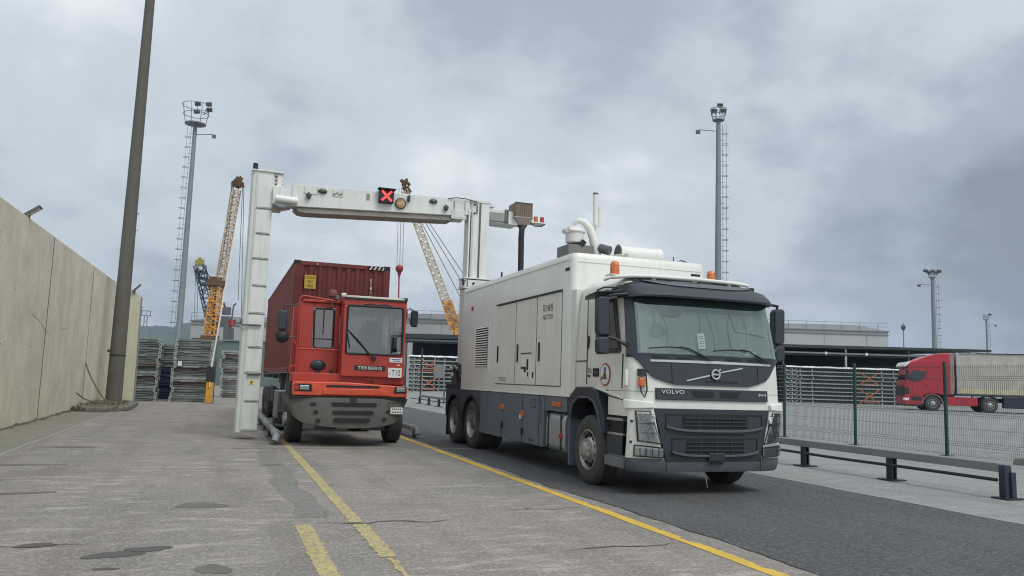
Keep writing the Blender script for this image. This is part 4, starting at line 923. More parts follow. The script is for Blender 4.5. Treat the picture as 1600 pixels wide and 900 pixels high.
# hood band
b=MB(); b.prism([(1.43,1.07),(1.43,1.335),(1.47,1.36),(2.6,1.37),(3.83,1.31),(3.86,1.28),(3.86,1.07)],'y',FY+.12,FY+.75)
hb=b.build('front_cowl',M['org'],Q,bevel=.025)
b=MB(); b.prism([(2.05,1.10),(2.05,1.20),(2.12,1.23),(3.2,1.235),(3.45,1.2),(3.5,1.10)],'y',FY+.09,FY+.13); b.build('cowl_panel',M['org'],hb,bevel=.012)
slot(2.12,3.25,1.265,1.305,FY+.115,'cowl_slot',hb)
b=MB(); b.cyl((3.10,FY+.13,1.40),(3.10,FY+.25,1.40),.025,.025,10); b.box(1.45,3.85,FY+.16,FY+.7,1.05,1.075); b.build('cowl_edge',M['blackp'],hb)
for x0,x1 in ((1.47,1.84),(3.56,3.84)):
    b=MB(); s_=1 if x0<2 else -1
    pts=[(x0,1.165),(x0,1.315),(x1-.03,1.315),(x1,1.165)] if s_>0 else [(x0,1.165),(x0+.03,1.30),(x1,1.30),(x1,1.165)]
    b.prism(pts,'y',FY+.108,FY+.125); hr=b.build('headlight_recess',M['black'],Q)
    b=MB(); cx=x0+.20 if s_>0 else x1-.12; b.box(cx-.09,cx+.09,FY+.095,FY+.12,1.195,1.285); h2=b.build('headlight',M['chrome'],hr,bevel=.008)
    b=MB(); b.box(cx-.085,cx+.085,FY+.088,FY+.093,1.20,1.28); b.build('lens',M['lens'],h2)
    if s_>0: 
        b=MB(); b.box(x0+.005,x0+.08,FY+.098,FY+.12,1.19,1.29); b.build('turn_signal',M['redlens'],hr)
# fascia step behind the cowl
b=MB(); b.box(1.42,3.84,FY+.35,FY+1.0,1.34,1.55); b.build('lower_fascia',M['red'],Q,bevel=.02)
b=MB(); b.box(1.40,3.82,FY+.4,FY+1.6,1.02,1.345); b.box(1.75,3.6,FY+.45,FY+1.5,.6,1.05); b.build('engine_frame',M['black'],Q)
# cab
CX0,CX1=2.42,3.79; CY=FY+.22
b=MB()
def cs(z,yf): return [(CX0,yf+.03,z),(CX0+.03,yf,z),(CX1-.03,yf,z),(CX1,yf+.03,z),(CX1,CY+1.55,z),(CX0,CY+1.55,z)]
# front wall pieces round the windscreen (real opening)
wz0,wz1,wx0,wx1=1.99,3.03,2.50,3.72
b.box(CX0,CX1,CY,CY+.06,1.50,wz0); b.box(CX0,wx0,CY,CY+.06,wz0,wz1); b.box(wx1,CX1,CY,CY+.06,wz0,wz1); b.box(CX0,CX1,CY,CY+.06,wz1,3.20)
b.box(CX1-.05,CX1,CY+.06,CY+1.55,1.5,2.05); b.box(CX1-.05,CX1,CY+.06,CY+.16,2.05,3.1); b.box(CX1-.05,CX1,CY+1.4,CY+1.55,2.05,3.1); b.box(CX1-.05,CX1,CY+.06,CY+1.55,3.05,3.2)
b.box(CX0,CX0+.05,CY+.06,CY+1.55,1.5,1.9); b.box(CX0,CX0+.05,CY+.06,CY+.5,1.9,3.2)
b.box(CX0,CX1,CY+1.50,CY+1.55,1.5,2.2); b.box(CX0,CX1,CY+1.50,CY+1.55,3.0,3.2); b.box(CX0,CX0+.1,CY+1.50,CY+1.55,2.2,3.0); b.box(CX1-.1,CX1,CY+1.50,CY+1.55,2.2,3.0)
b.box(CX0,CX1,CY,CY+1.55,3.18,3.22)
cb_=b.build('cab',M['red'],Q,bevel=.012)
b=MB(); 
rim=[]
for cx,cz,a0 in ((wx1-.06,wz1-.06,0),(wx0+.06,wz1-.06,90),(wx0+.06,wz0+.06,180),(wx1-.06,wz0+.06,270)):
    for k in range(5): t=math.radians(a0+22.5*k); rim.append((cx+.06*math.cos(t),CY-.005,cz+.06*math.sin(t)))
b.tube(rim+[rim[0]],.022,8); b.build('windscreen_rubber',M['black'],cb_)
b=MB(); b.add([(x,CY+.012,z) for x,_,z in rim],[tuple(range(len(rim)))]); b.build('windscreen',M['wd'],cb_,fix=False,smooth=0)
b=MB(); b.add([(CX1-.025,CY+.16,2.08),(CX1-.025,CY+1.4,2.08),(CX1-.025,CY+1.4,3.05),(CX1-.025,CY+.16,3.05)],[(0,1,2,3)]); b.build('side_window',M['wd'],cb_,fix=False)
b=MB(); b.add([(CX0+.1,CY+1.52,2.2),(CX1-.1,CY+1.52,2.2),(CX1-.1,CY+1.52,3.0),(CX0+.1,CY+1.52,3.0)],[(0,1,2,3)]); b.build('rear_window',M['wd'],cb_,fix=False)
b=MB(); b.box(CX0+.06,CX1-.06,CY+.07,CY+1.48,1.5,1.6); b.box(CX0+.08,CX1-.08,CY+.07,CY+.34,1.6,1.98); ii=b.build('dashboard',M['cab_dk'],cb_,bevel=.02)
b=MB(); b.box(3.0,3.5,CY+.85,CY+1.3,1.6,2.0); b.box(3.0,3.5,CY+1.2,CY+1.34,1.95,2.6); b.box(3.1,3.4,CY+1.2,CY+1.3,2.6,2.8); b.build('seat',M['seat'],cb_,bevel=.04)
b=MB(); ring=[(3.25+.2*math.cos(math.radians(a)),CY+.55+.09*math.sin(math.radians(a)),2.1+.16*math.sin(math.radians(a))) for a in range(0,361,20)]; b.tube(ring,.014,6); b.tube([(3.25,CY+.4,1.95),(3.25,CY+.55,2.1)],.03,8); b.build('steering_wheel',M['blackp'],cb_)
b=MB(); b.tube([(3.52,CY+.3,2.95),(3.55,CY+.3,2.1)],.02,6); b.box(2.62,2.74,CY+.02,CY+.026,2.93,2.97); b.build('windscreen_sticker',M['plate'],cb_)
b=MB(); b.tube([(2.52,CY-.02,2.50),(2.75,CY-.05,2.28),(3.10,CY-.055,1.88)],.012,6); b.tube([(2.56,CY-.02,2.44),(2.78,CY-.045,2.22),(3.10,CY-.055,1.92)],.008,6); b.box(3.06,3.15,CY-.07,CY,1.86,1.93); b.tube([(2.50,CY-.015,2.62),(2.51,CY-.02,2.44),(2.58,CY-.02,2.1)],.010,6); b.build('wiper',M['black'],cb_)
b=MB()
rnd=random.Random(4)
for cx in (3.0,3.30):
    for k in range(9): xx=cx-.15+.0375*k; b.cyl((xx,CY-.006,3.06+.02*math.sin(math.pi*k/8)+rnd.uniform(-.005,.008)),(xx,CY+.002,3.06+.02*math.sin(math.pi*k/8)),.022,.022,7)
b.build('soot_mark',M['cab_dk'],cb_)
text('TERBERG','lettering',M['inkw'],cb_,(3.03,CY-.012,1.69),(1,0,0),(0,0,1),.52,.065,.004,1.1)
b=MB(); b.box(2.70,3.38,CY-.012,CY,1.64,1.74); b.build('name_strip',M['blackp'],cb_)
b=MB(); b.box(3.44,3.74,CY-.012,CY,1.50,1.71); lp=b.build('fleet_plate',M['plate'],cb_)
text('T10','lettering',M['ink'],lp,(3.61,CY-.013,1.605),(1,0,0),(0,0,1),.19,.13,.003); text('z','lettering',M['inkr'],lp,(3.47,CY-.013,1.59),(1,0,0),(0,0,1),.03,.05,.003)
b=MB(); b.box(3.46,3.74,CY-.01,CY,1.83,1.93); lp=b.build('fleet_sticker',M['plate'],cb_)
b=MB(); b.box(3.50,3.72,CY-.013,CY-.009,1.885,1.905); b.box(3.54,3.70,CY-.013,CY-.009,1.85,1.862); b.build('sticker_line',M['inkb'],lp)
b=MB(); b.box(3.63,3.69,CY-.01,CY,1.765,1.785); b.build('small_sticker',M['plate'],cb_)
b=MB(); b.box(2.44,3.72,CY-.05,CY+.02,3.20,3.245); b.cyl((2.34,CY-.02,3.24),(2.44,CY-.03,3.24),.045,.05,14); rs_=b.build('roof_edge_strip',mat('pale_roof_strip',(.62,.58,.48),.5,0,.2),cb_,bevel=.008)
b=MB(); b.box(3.68,3.80,CY-.03,CY+.08,3.20,3.26); b.box(CX0,CX1,CY-.03,CY+.02,3.165,3.20); b.build('roof_clip',M['blackp'],cb_)
b=MB(); b.lathe([(.10,0),(.10,.04),(.09,.12),(.05,.16),(.001,.165)],(2.22,CY+.5,3.24),(0,0,1),18); b.build('roof_beacon',mat('dusty_dark_red_lamp',(.16,.04,.04),.6),Q,smooth=50)
b=MB(); b.cyl((2.22,CY+.5,3.0),(2.22,CY+.5,3.24),.02,.02,8); b.cyl((2.3,CY+.3,3.18),(2.3,CY+.3,3.26),.05,.03,12); b.build('beacon_post',M['steel'],Q)
# side door panel standing open beside the cab, with window
DY=FY+.85
b=MB(); b.box(1.55,2.42,DY,DY+.05,1.50,2.10); b.box(1.55,1.84,DY,DY+.05,2.1,3.10); b.box(2.31,2.42,DY,DY+.05,2.1,3.10); b.box(1.84,2.31,DY,DY+.05,3.0,3.10)
b.box(1.60,2.42,DY-.25,DY+.8,1.46,1.52); b.box(1.60,2.42,DY-.05,DY+.06,3.10,3.16)
dr=b.build('side_door',M['red'],Q,bevel=.012)
b=MB(); b.add([(1.84,DY+.02,2.10),(2.31,DY+.02,2.10),(2.31,DY+.02,3.0),(1.84,DY+.02,3.0)],[(0,1,2,3)]); b.build('window',M['wd'],dr,fix=False)
b=MB(); w_=[(1.88,2.14),(1.86,2.9),(1.9,2.97),(2.26,2.97),(2.29,2.93),(2.29,2.14),(2.26,2.10),(1.92,2.10)]; b.tube([(x,DY-.005,z) for x,z in w_+[w_[0]]],.02,6); b.box(2.06,2.08,DY-.01,DY+.03,2.4,2.97); b.tube([(1.9,DY-.01,2.3),(2.28,DY-.01,2.3)],.012,6); b.build('window_rubber',M['black'],dr)
b=MB(); b.lathe([(.001,.05),(.10,.045),(.165,.015),(.17,-.01)],(2.0,DY-.02,1.72),(0,-1,0),26); b.v=[(2.0+(x-2.0)*1.0,y,1.72+(z-1.72)*.72) for x,y,z in b.v]; b.build('kerb_mirror',mat('dark_teal_mirror_back',(.02,.035,.045),.35),dr,smooth=50)
b=MB(); b.box(2.26,2.32,DY-.03,DY,1.53,1.62); b.box(1.93,2.05,DY-.02,DY,1.55,1.575); b.build('door_latch',M['blackp'],dr)
b=MB(); b.tube([(1.50,DY-.35,1.5),(1.50,DY-.35,3.10),(1.53,DY-.35,3.18),(1.6,DY-.35,3.2),(2.36,DY-.30,3.12)],.02,8); b.tube([(1.50,DY-.35,2.06),(2.42,DY-.35,2.06)],.018,8); b.tube([(1.5,DY-.35,3.05),(1.5,DY+.5,3.05),(1.5,DY+.5,1.5)],.018,8)
b.tube([(1.30,DY-.3,2.36),(1.34,DY-.33,2.42),(1.42,DY-.35,2.24),(1.50,DY-.35,2.10)],.018,8); b.tube([(1.42,DY-.35,1.5),(1.36,DY-.35,1.58),(1.40,DY-.35,1.68),(1.5,DY-.35,1.7)],.018,8); b.build('handrail',M['red'],Q,smooth=60)
b=MB(); b.box(1.44,1.64,DY+.3,DY+.5,1.5,3.05); b.box(1.62,1.72,DY+.35,DY+.45,1.5,3.05); b.build('rear_post',M['red'],Q,bevel=.01)
# mirrors
b=MB(); b.tube([(1.50,DY-.35,2.98),(1.22,FY+.5,2.98),(1.17,FY+.45,2.92),(1.17,FY+.45,2.30)],.014,6); b.tube([(1.2,FY+.45,2.30),(1.5,DY-.35,2.30)],.01,6); b.build('mirror_arm',M['blackp'],Q)
b=MB(); b.box(1.07,1.26,FY+.40,FY+.50,2.44,2.86); b.build('mirror',M['dark'],Q,bevel=.03)
b=MB(); b.lathe([(.001,.06),(.09,.05),(.135,.01),(.14,-.02)],(1.18,FY+.46,2.30),(0,-1,0),22); b.build('round_mirror',M['black'],Q,smooth=50)
b=MB(); b.prism([(3.90,2.70),(3.91,2.98),(3.94,3.0),(4.04,3.0),(4.065,2.97),(4.055,2.66),(4.03,2.63),(3.93,2.64)],'y',FY+.25,FY+.34); b.build('mirror',M['black'],Q,bevel=.02)
b=MB(); b.tube([(3.79,CY+.05,2.86),(3.82,FY+.3,3.03),(3.88,FY+.3,3.04),(3.96,FY+.3,3.0)],.013,6); b.box(3.78,3.82,FY+.25,FY+.32,2.83,2.97); b.build('mirror_arm',M['black'],Q)
# chassis and wheels
b=MB(); b.box(2.25,2.4,FY+.6,24.2,.62,.95); b.box(3.0,3.15,FY+.6,24.2,.62,.95); b.cyl((1.8,18.75,.50),(3.7,18.75,.50),.08,.08,12); b.cyl((1.8,22.6,.52),(3.7,22.6,.52),.1,.1,12); b.box(2.2,3.3,22.0,23.4,.95,1.18)
b.box(2.0,3.4,18.9,20.8,.5,1.3); b.build('chassis',M['black'],Q)
b=MB(); b.cyl((2.0,FY+.7,.40),(2.45,FY+.7,.40),.06,.06,12); b.box(3.0,3.5,FY+.6,FY+.9,.33,.42); b.build('underrun_gear',M['steel'],Q)
for sx,x in ((-1,1.45),(1,3.99)): wheel(Q,(x,18.78,.50),sx,R=.50,w=.33,m_rim=M['steel'])
for sx,x in ((-1,1.42),(1,4.0)): wheel(Q,(x,22.6,.52),sx,R=.52,w=.6,kind='rear',m_rim=M['steel'])
b=MB(); b.box(1.30,1.72,19.9,21.2,.45,1.10); bt=b.build('battery_case',M['beam'],Q,bevel=.02)
b=MB()
for k in range(6): b.box(1.34+.06*k,1.36+.06*k,19.885,19.91,.5,1.06)
b.build('case_rib',M['steel'],bt)
b=MB(); b.tube([(1.35,19.6,.4),(1.35,19.6,1.08),(1.66,19.6,1.10)],.02,6); b.box(1.28,1.62,19.3,19.8,.30,.34); b.box(1.28,1.62,19.3,19.8,.62,.66); b.build('access_step',M['steel'],Q)
# ================================================================ SEMITRAILER + CONTAINER
CYa=21.0; x0c=1.58; x1c=4.06
R_=thing('semi_trailer','dark skeletal semi-trailer coupled behind the orange red tractor and carrying the container','trailer',(2.8,27,0))
b=MB(); b.box(2.2,2.36,CYa+.3,33.4,1.15,1.5); b.box(3.26,3.42,CYa+.3,33.4,1.15,1.5)
for y in (CYa+.3,24.5,27.5,30.5,33.2): b.box(x0c+.02,x1c-.02,y-.1,y+.1,1.36,1.53)
b.build('frame',M['steel'],R_)
for y in (29.0,30.35,31.7):
    for sx,x in ((-1,1.56),(1,4.08)): wheel(R_,(x,y,.5),sx,R=.5,w=.4,kind='rear',m_rim=M['steel'])
b=MB()
for x in (1.80,3.75): b.box(x-.07,x+.07,25.4,25.55,.25,1.4); b.box(x-.15,x+.15,25.35,25.6,.2,.25)
b.build('landing_leg',M['steel'],R_)
b=MB(); b.box(1.60,1.68,26.5,28.2,.6,1.1); b.box(3.98,4.06,26.5,28.2,.6,1.1); b.build('side_guard',M['navy'],R_)
K=thing('shipping_container','dark red shipping container on a trailer behind the tractor, yellow sticker near its top corner','container',((x0c+x1c)/2,CYa+6,1.53))
Lc=12.19; zb,zt=1.535,4.42
b=MB()
def corr(p,q,zb,zt,dep,pitch,inward):
    """corrugated wall from p to q"""
    p,q=Vector(p),Vector(q); d=(q-p); Ln=d.length; d.normalize(); n=int(Ln/pitch); pi=Ln/n; pts=[]
    for i in range(n):
        for f,e in ((0,0),(.28,0),(.5,1),(.78,1)): pts.append(p+d*((i+f)*pi)+Vector(inward)*dep*e)
    pts.append(q); return [[(v.x,v.y,zb) for v in pts],[(v.x,v.y,zt) for v in pts]]
b.patch(corr((x0c+.16,CYa+.02,0),(x1c-.16,CYa+.02,0),zb+.14,zt-.10,.045,.235,(0,1,0)))
b.patch(corr((x0c+.015,CYa+Lc-.15,0),(x0c+.015,CYa+.15,0),zb+.14,zt-.06,.036,.28,(1,0,0)))
b.patch(corr((x1c-.015,CYa+.15,0),(x1c-.015,CYa+Lc-.15,0),zb+.14,zt-.06,.036,.28,(-1,0,0)))
b.box(x0c+.02,x1c-.02,CYa+Lc-.05,CYa+Lc-.01,zb+.1,zt-.1)
b.box(x0c+.03,x1c-.03,CYa+.03,CYa+Lc-.03,zt-.06,zt-.02); b.box(x0c+.03,x1c-.03,CYa+.03,CYa+Lc-.03,zb+.03,zb+.1)
w_=b.build('corrugated_wall',M['cont'],K,smooth=0)
b=MB()
for x in (x0c,x1c-.16): 
    b.box(x,x+.16,CYa,CYa+.15,zb+.11,zt-.11); b.box(x,x+.16,CYa+Lc-.15,CYa+Lc,zb+.11,zt-.11)
b.box(x0c+.16,x1c-.16,CYa+.005,CYa+.08,zt-.115,zt-.01); b.box(x0c+.16,x1c-.16,CYa+.005,CYa+.1,zb+.01,zb+.15)
for x in (x0c+.004,x1c-.064): b.box(x,x+.06,CYa+.15,CYa+Lc-.15,zt-.07,zt-.01); b.box(x,x+.06,CYa+.15,CYa+Lc-.15,zb+.01,zb+.15)
b.build('frame',M['cont'],K,bevel=.008)
for x in (x0c-.003,x1c-.175):
    for y in (CYa-.003,CYa+Lc-.17):
        for z in (zb,zt-.112):
            b=MB(); b.box(x,x+.178,y,y+.18,z,z+.118); cc=b.build('corner_casting',M['contf'],K,bevel=.008)
            if y<CYa+1:
                b=MB(); b.lathe([(.001,.002),(.035,.002),(.035,-.01)],(x+.09,y,z+.06),(0,-1,0),16); b.build('casting_hole',M['black'],cc)
b=MB(); b.box(1.86,2.145,CYa-.012,CYa+.016,3.70,4.05); ys_=b.build('caution_sticker',M['yel'],K)
text('CAUTION','lettering',M['ink'],ys_,(2.0,CYa-.014,3.985),(1,0,0),(0,0,1),.23,.06,.002); text("9'6\"",'lettering',M['ink'],ys_,(2.0,CYa-.014,3.88),(1,0,0),(0,0,1),.13,.08,.002); text('HIGH','lettering',M['ink'],ys_,(2.0,CYa-.014,3.77),(1,0,0),(0,0,1),.15,.07,.002)
b=MB()
for k in range(4):
    x=3.50+.11*k; b.add([(x,CYa-.002,4.31),(x+.05,CYa-.002,4.31),(x+.10,CYa-.002,4.395),(x+.05,CYa-.002,4.395)],[(0,1,2,3)])
b.build('hazard_stripe',M['inkw'],K,fix=False)
b=MB(); b.box(3.46,3.95,CYa-.0005,CYa+.004,4.30,4.40); b.build('hazard_band',M['black'],K)
for k,ch in enumerate('ECIAU'): text(ch,'lettering',M['inkw'],K,(3.57,CYa+.015,4.02-.105*k),(1,0,0),(0,0,1),.05,.085,.02)
b=MB(); b.cyl((2.16,CYa,4.35),(2.16,CYa-.01,4.35),.02,.02,10); b.cyl((1.62,CYa+.07,3.45),(1.62,CYa+.06,3.45),.018,.018,8); b.build('lashing_dot',M['inkw'],K)
# ================================================================ WALL AND POLE
WX=-4.75
def wall_seg(name,y0,y1,z0,z1,label,m,group=None):
    b=MB(); b.prism([(y0,-.05),(y1,-.05),(y1,z1),(y0,z0)],'x',WX-.25,WX); o=b.build(name,m,None,bevel=.01); return o
M['wall']=mat('beige_rendered_concrete',(.68,.62,.485),.9,0,.2,.9,.4,18,.45,(.36,.32,.25))
M['wall2']=mat('yellow_green_wall_paint',(.52,.52,.38),.85,0,.1,.8,.25,18,.25,(.3,.3,.22))
M['wallt']=mat('wall_dirt_joint',(.08,.075,.06),.9)
wl=thing('concrete_wall','tall beige stained concrete wall running along the left edge of the yard','wall',(WX,25,0))
yj=[-5.6,2.2,10,17.6,25.85,33.5,41.2]
for a,c in zip(yj,yj[1:]):
    za,zc=5.12+.013*(a-19),5.12+.013*(c-19)
    b=MB(); b.prism([(a+.03,-.05),(c-.03,-.05),(c-.03,zc),(a+.03,za)],'x',WX-.25,WX); b.build('wall_panel',M['wall'],wl,bevel=.012)
b=MB(); b.box(WX-.24,WX-.06,-5.5,41.2,-.05,4.78); b.build('wall_core',M['wallt'],wl)
for y in yj[1:-1]: b=MB(); b.box(WX-.05,WX+.003,y-.032,y+.032,.0,5.1+.013*(y-19)); b.build('wall_joint',M['wallt'],wl)
# hairline marks and formwork dots
b=MB(); rnd=random.Random(11)
for k in range(60):
    y=rnd.uniform(17,40); z=rnd.choice([1.0,2.0,3.2,4.3])+rnd.uniform(-.15,.15); b.cyl((WX,y,z),(WX+.004,y,z),.018,.018,7)
b.build('tie_hole',M['wallt'],wl)
b=MB()
for (y0,z0,pts) in ((23.6,2.95,[(0,0),(.5,-.12),(1.2,-.2),(2.2,-.45),(3.1,-.5)]),(28.0,2.7,[(0,0),(.9,.0),(1.5,.08)]),(21.9,1.0,[(0,0),(.3,.05)]),(22.4,2.7,[(0,0),(.4,-.02)])):
    b.tube([(WX+.003,y0+a,z0+c) for a,c in pts],[.001]+[.004]*(len(pts)-2)+[.001],5)
b.build('crack',M['wallt'],wl)
# dirty plinth at the foot of the wall
b=MB(); rnd=random.Random(5); rows=[]
for i in range(140):
    y=-5+.33*i; h=.02+.05*rnd.random()**2; rows.append([(WX,y,h),(WX+.02+.02*rnd.random(),y,h*.7),(WX+.05+.16*rnd.random()**2,y,.006)])
b.patch(rows); b.build('debris_line',M['moss'],wl,fix=False)
e=thing('end_wall','short yellowish wall end standing behind the dark pole','wall',(-4.2,41.3,0))
b=MB(); b.prism([(-5.0,-.05),(-5.0,5.62),(-3.74,4.92),(-3.70,-.05)],'y',41.25,41.7); b.build('wall_face',M['wall2'],e,bevel=.02)
b=MB(); b.tube([(-3.72,41.2,4.4),(-3.60,41.1,4.38)],.02,6); b.tube([(-3.70,41.24,.0),(-3.73,41.24,4.85)],.03,6); b.build('drain_pipe',M['hallt'],e)
def flood(name,label,x,y,z,ang,s=1.):
    t=thing(name,label,'floodlight',(x,y,z),'floodlights on the wall top')
    m=Matrix.Rotation(math.radians(ang),3,'Y')
    b=MB(); b.obox((x,y,z+.28*s),(.62*s,.34*s,.09*s),m); b.build('lamp_body',M['steel'],t,bevel=.01)
    b=MB(); b.obox(Vector((x,y,z+.28*s))+m@Vector((0,0,-.05*s)),(.52*s,.26*s,.012),m); b.build('lens',M['plate'],t)
    b=MB(); b.bar((x-.1*s,y,z-.05),(x-.05*s,y,z+.25*s),.05*s); b.build('bracket',M['steel'],t); return t
flood('floodlight','slim floodlight on the top edge of the beige wall at far left',-4.70,22.6,5.12,-38,.75)
flood('floodlight','small floodlight on the wall end just right of the dark pole',-3.98,41.2,5.05,-48,.8)
PYY=37.3; PXc=-4.12
pl=thing('concrete_pole','very tall dark tapering concrete pole beside the beige wall, reaching out of the top','pole',(PXc,PYY,0))
def pole_r(z): return .315-.0070*z
b=MB(); 
def oct_(z,r,cx=PXc): return [(cx+r*math.cos(math.radians(a)),PYY+r*math.sin(math.radians(a)),z) for a in range(0,360,15)]
b.loft([oct_(z,pole_r(z)*1.02,PXc+.003*z) for z in (0,2.0,6,12,18,24)]); b.build('shaft',M['poleg'],pl,smooth=60)
b=MB(); b.loft([oct_(z,pole_r(z)*1.02+.012,PXc+.003*z) for z in (2.02,2.07)]); b.box(PXc-.36,PXc-.28,PYY-.3,PYY-.2,2.15,2.27); b.build('clamp_band',M['ink'],pl)
b=MB(); b.tube([(PXc+.25,PYY-.1,8.05),(PXc+.36,PYY-.15,8.12),(PXc+.37,PYY-.15,8.05)],.015,6); b.tube([(PXc+.22,PYY-.1,7.45),(PXc+.38,PYY-.15,7.36)],.012,6); b.build('step_bolt',M['steel'],pl)
fd=thing('pole_footing','broken mossy concrete footing slab with weeds at the base of the dark pole','concrete slab',(-4.1,33.5,0))
b=MB(); rnd=random.Random(3); pts=[]; base=[(-4.74,31.2),(-4.2,30.9),(-3.6,31.1),(-3.1,31.6),(-3.0,33.5),(-3.15,36.5),(-3.5,38.3),(-4.74,38.4)]
N_=[]; 
for (a,c),(d_,e_) in zip(base,base[1:]+base[:1]):
    for k in range(4): N_.append((a+(d_-a)*k/4+rnd.uniform(-.06,.06),c+(e_-c)*k/4+rnd.uniform(-.08,.08)))
b.loft([[(x,y,0) for x,y in N_],[(x*.995-.02,y+.02,.15+rnd.uniform(-.02,.03)) for x,y in N_]]); b.build('slab',M['rubble'],fd,bevel=.03)
b=MB()
for k in range(46):
    x=rnd.uniform(-4.7,-3.1); y=rnd.uniform(30.9,34.5); r=rnd.uniform(.02,.07); b.sphere((x,y,.15+r*.3),r,6,4,.7)
b.build('rubble_piece',mat('brick_rubble',(.20,.13,.10),.95,0,.5,6),fd)
b=MB()
for k in range(420):
    x=rnd.uniform(-4.74,-3.3); y=rnd.uniform(30.6,36); h=rnd.uniform(.06,.22); a=rnd.uniform(0,6.28); z=.14 if y>31.2 else 0; c_,s_=math.cos(a)*.012,math.sin(a)*.012
    lx,ly=rnd.uniform(-.08,.08),rnd.uniform(-.08,.08); b.add([(x-c_,y-s_,z),(x+c_,y+s_,z),(x+lx,y+ly,z+h)],[(0,1,2)])
o=b.build('weeds',mat('dry_green_weeds',(.09,.11,.045),.9,0,.4,8),fd,fix=False,smooth=0); o['kind']='stuff'
rb=MB(); rb.tube([(-4.67,33.0,1.65),(-4.5,33.1,1.2),(-4.28,33.2,.78),(-4.05,33.3,.42),(-3.9,33.3,.3)],.025,6); tag(rb.build('bent_rod',M['brown'],None),'straight rusty rod leaning up to the beige wall beside the dark pole','rod')
rb=MB(); rb.tube([(-4.66,31.4,.62),(-4.4,31.6,.40),(-4.2,31.8,.32),(-3.95,32,.30),(-3.7,32,.33),(-3.5,32.1,.28)],.024,6); tag(rb.build('bent_rod',M['brown'],None),'curved rusty rod lying low over the mossy footing slab','rod')
# ================================================================ GUIDE RAILS
for nm,x,ys0,ys1,lab in (('guide_rail',1.20,17.75,33,'grey pipe guide rail on the ground at the foot of the white detector leg'),('guide_rail',4.72,19.85,34,'grey pipe guide rail between the red tractor and the dark asphalt')):
    t=thing(nm,lab,'guide rail',(x,ys0,0),'pipe guide rails along the scanning lane')
    b=MB(); pts=[(x-(0.03 if x<2 else 0),ys0,.10),(x,ys0+.03,.20),(x,ys0+.2,.235)]+[(x,ys0+.2+k*1.5,.24) for k in range(1,int((ys1-ys0)/1.5))]; b.tube(pts,.075,12); b.build('pipe',M['rail'],t,smooth=60)
    b=MB(); 
    for k in range(7): y=ys0+.35+k*2.2; b.cyl((x,y-.05,.24),(x,y+.05,.24),.092,.092,14)
    b.build('pipe_clamp',M['galv'],t)
    for k in range(7):
        y=ys0+.35+k*2.2; b=MB(); b.cyl((x,y,.0),(x,y,.2),.045,.045,10); b.box(x-.1,x+.1,y-.1,y+.1,.0,.02) ; b.build('foot',M['steel'],t)
# ================================================================ LOW BARRIER with bollards
bt=thing('low_barrier','long low grey beam barrier on short dark blue posts right of the asphalt','barrier',(11.15,20,0))
ysb=[8.93,11.14,13.36]+[15.58+2.22*k for k in range(15)]
b=MB(); b.box(11.10,11.20,9.02,ysb[-1],.385,.515); b.build('beam',M['beam'],bt,bevel=.008)
b=MB(); b.tube([(11.02,9.0,.275)]+[(11.02,9+k*.9,.27+.006*math.sin(k*1.3)) for k in range(1,45)],.026,8); b.build('lower_pipe',M['black'],bt)
post=None
for k,y in enumerate(ysb):
    if post is None or k==1:
        if k==0:
            b=MB(); b.prism([(11.04,.02),(11.04,.44),(11.06,.50),(11.16,.50),(11.18,.44),(11.18,.02)],'y',y-.05,y+.06); b.box(11.13,11.22,y-.09,y-.05,.02,.40); p=b.build('post',M['bol'],bt,bevel=.008)
            b=MB(); b.box(10.97,11.31,y-.14,y+.14,.0,.025); b.build('base_plate',M['bol'],p)
        else:
            b=MB(); b.box(11.09,11.12,y-.065,y+.065,.02,.385); b.box(11.18,11.21,y-.065,y+.065,.02,.385); b.box(11.12,11.18,y-.02,y+.02,.02,.38); post=b.build('post',M['bol'],bt,bevel=.005)
            b=MB(); b.box(10.98,11.32,y-.16,y+.16,.0,.025); bpl=b.build('base_plate',M['bol'],post)
            y0=y
    else:
        c=post.copy(); C.objects.link(c); c.location.y=y-y0; c2=bpl.copy(); C.objects.link(c2); c2.parent=c
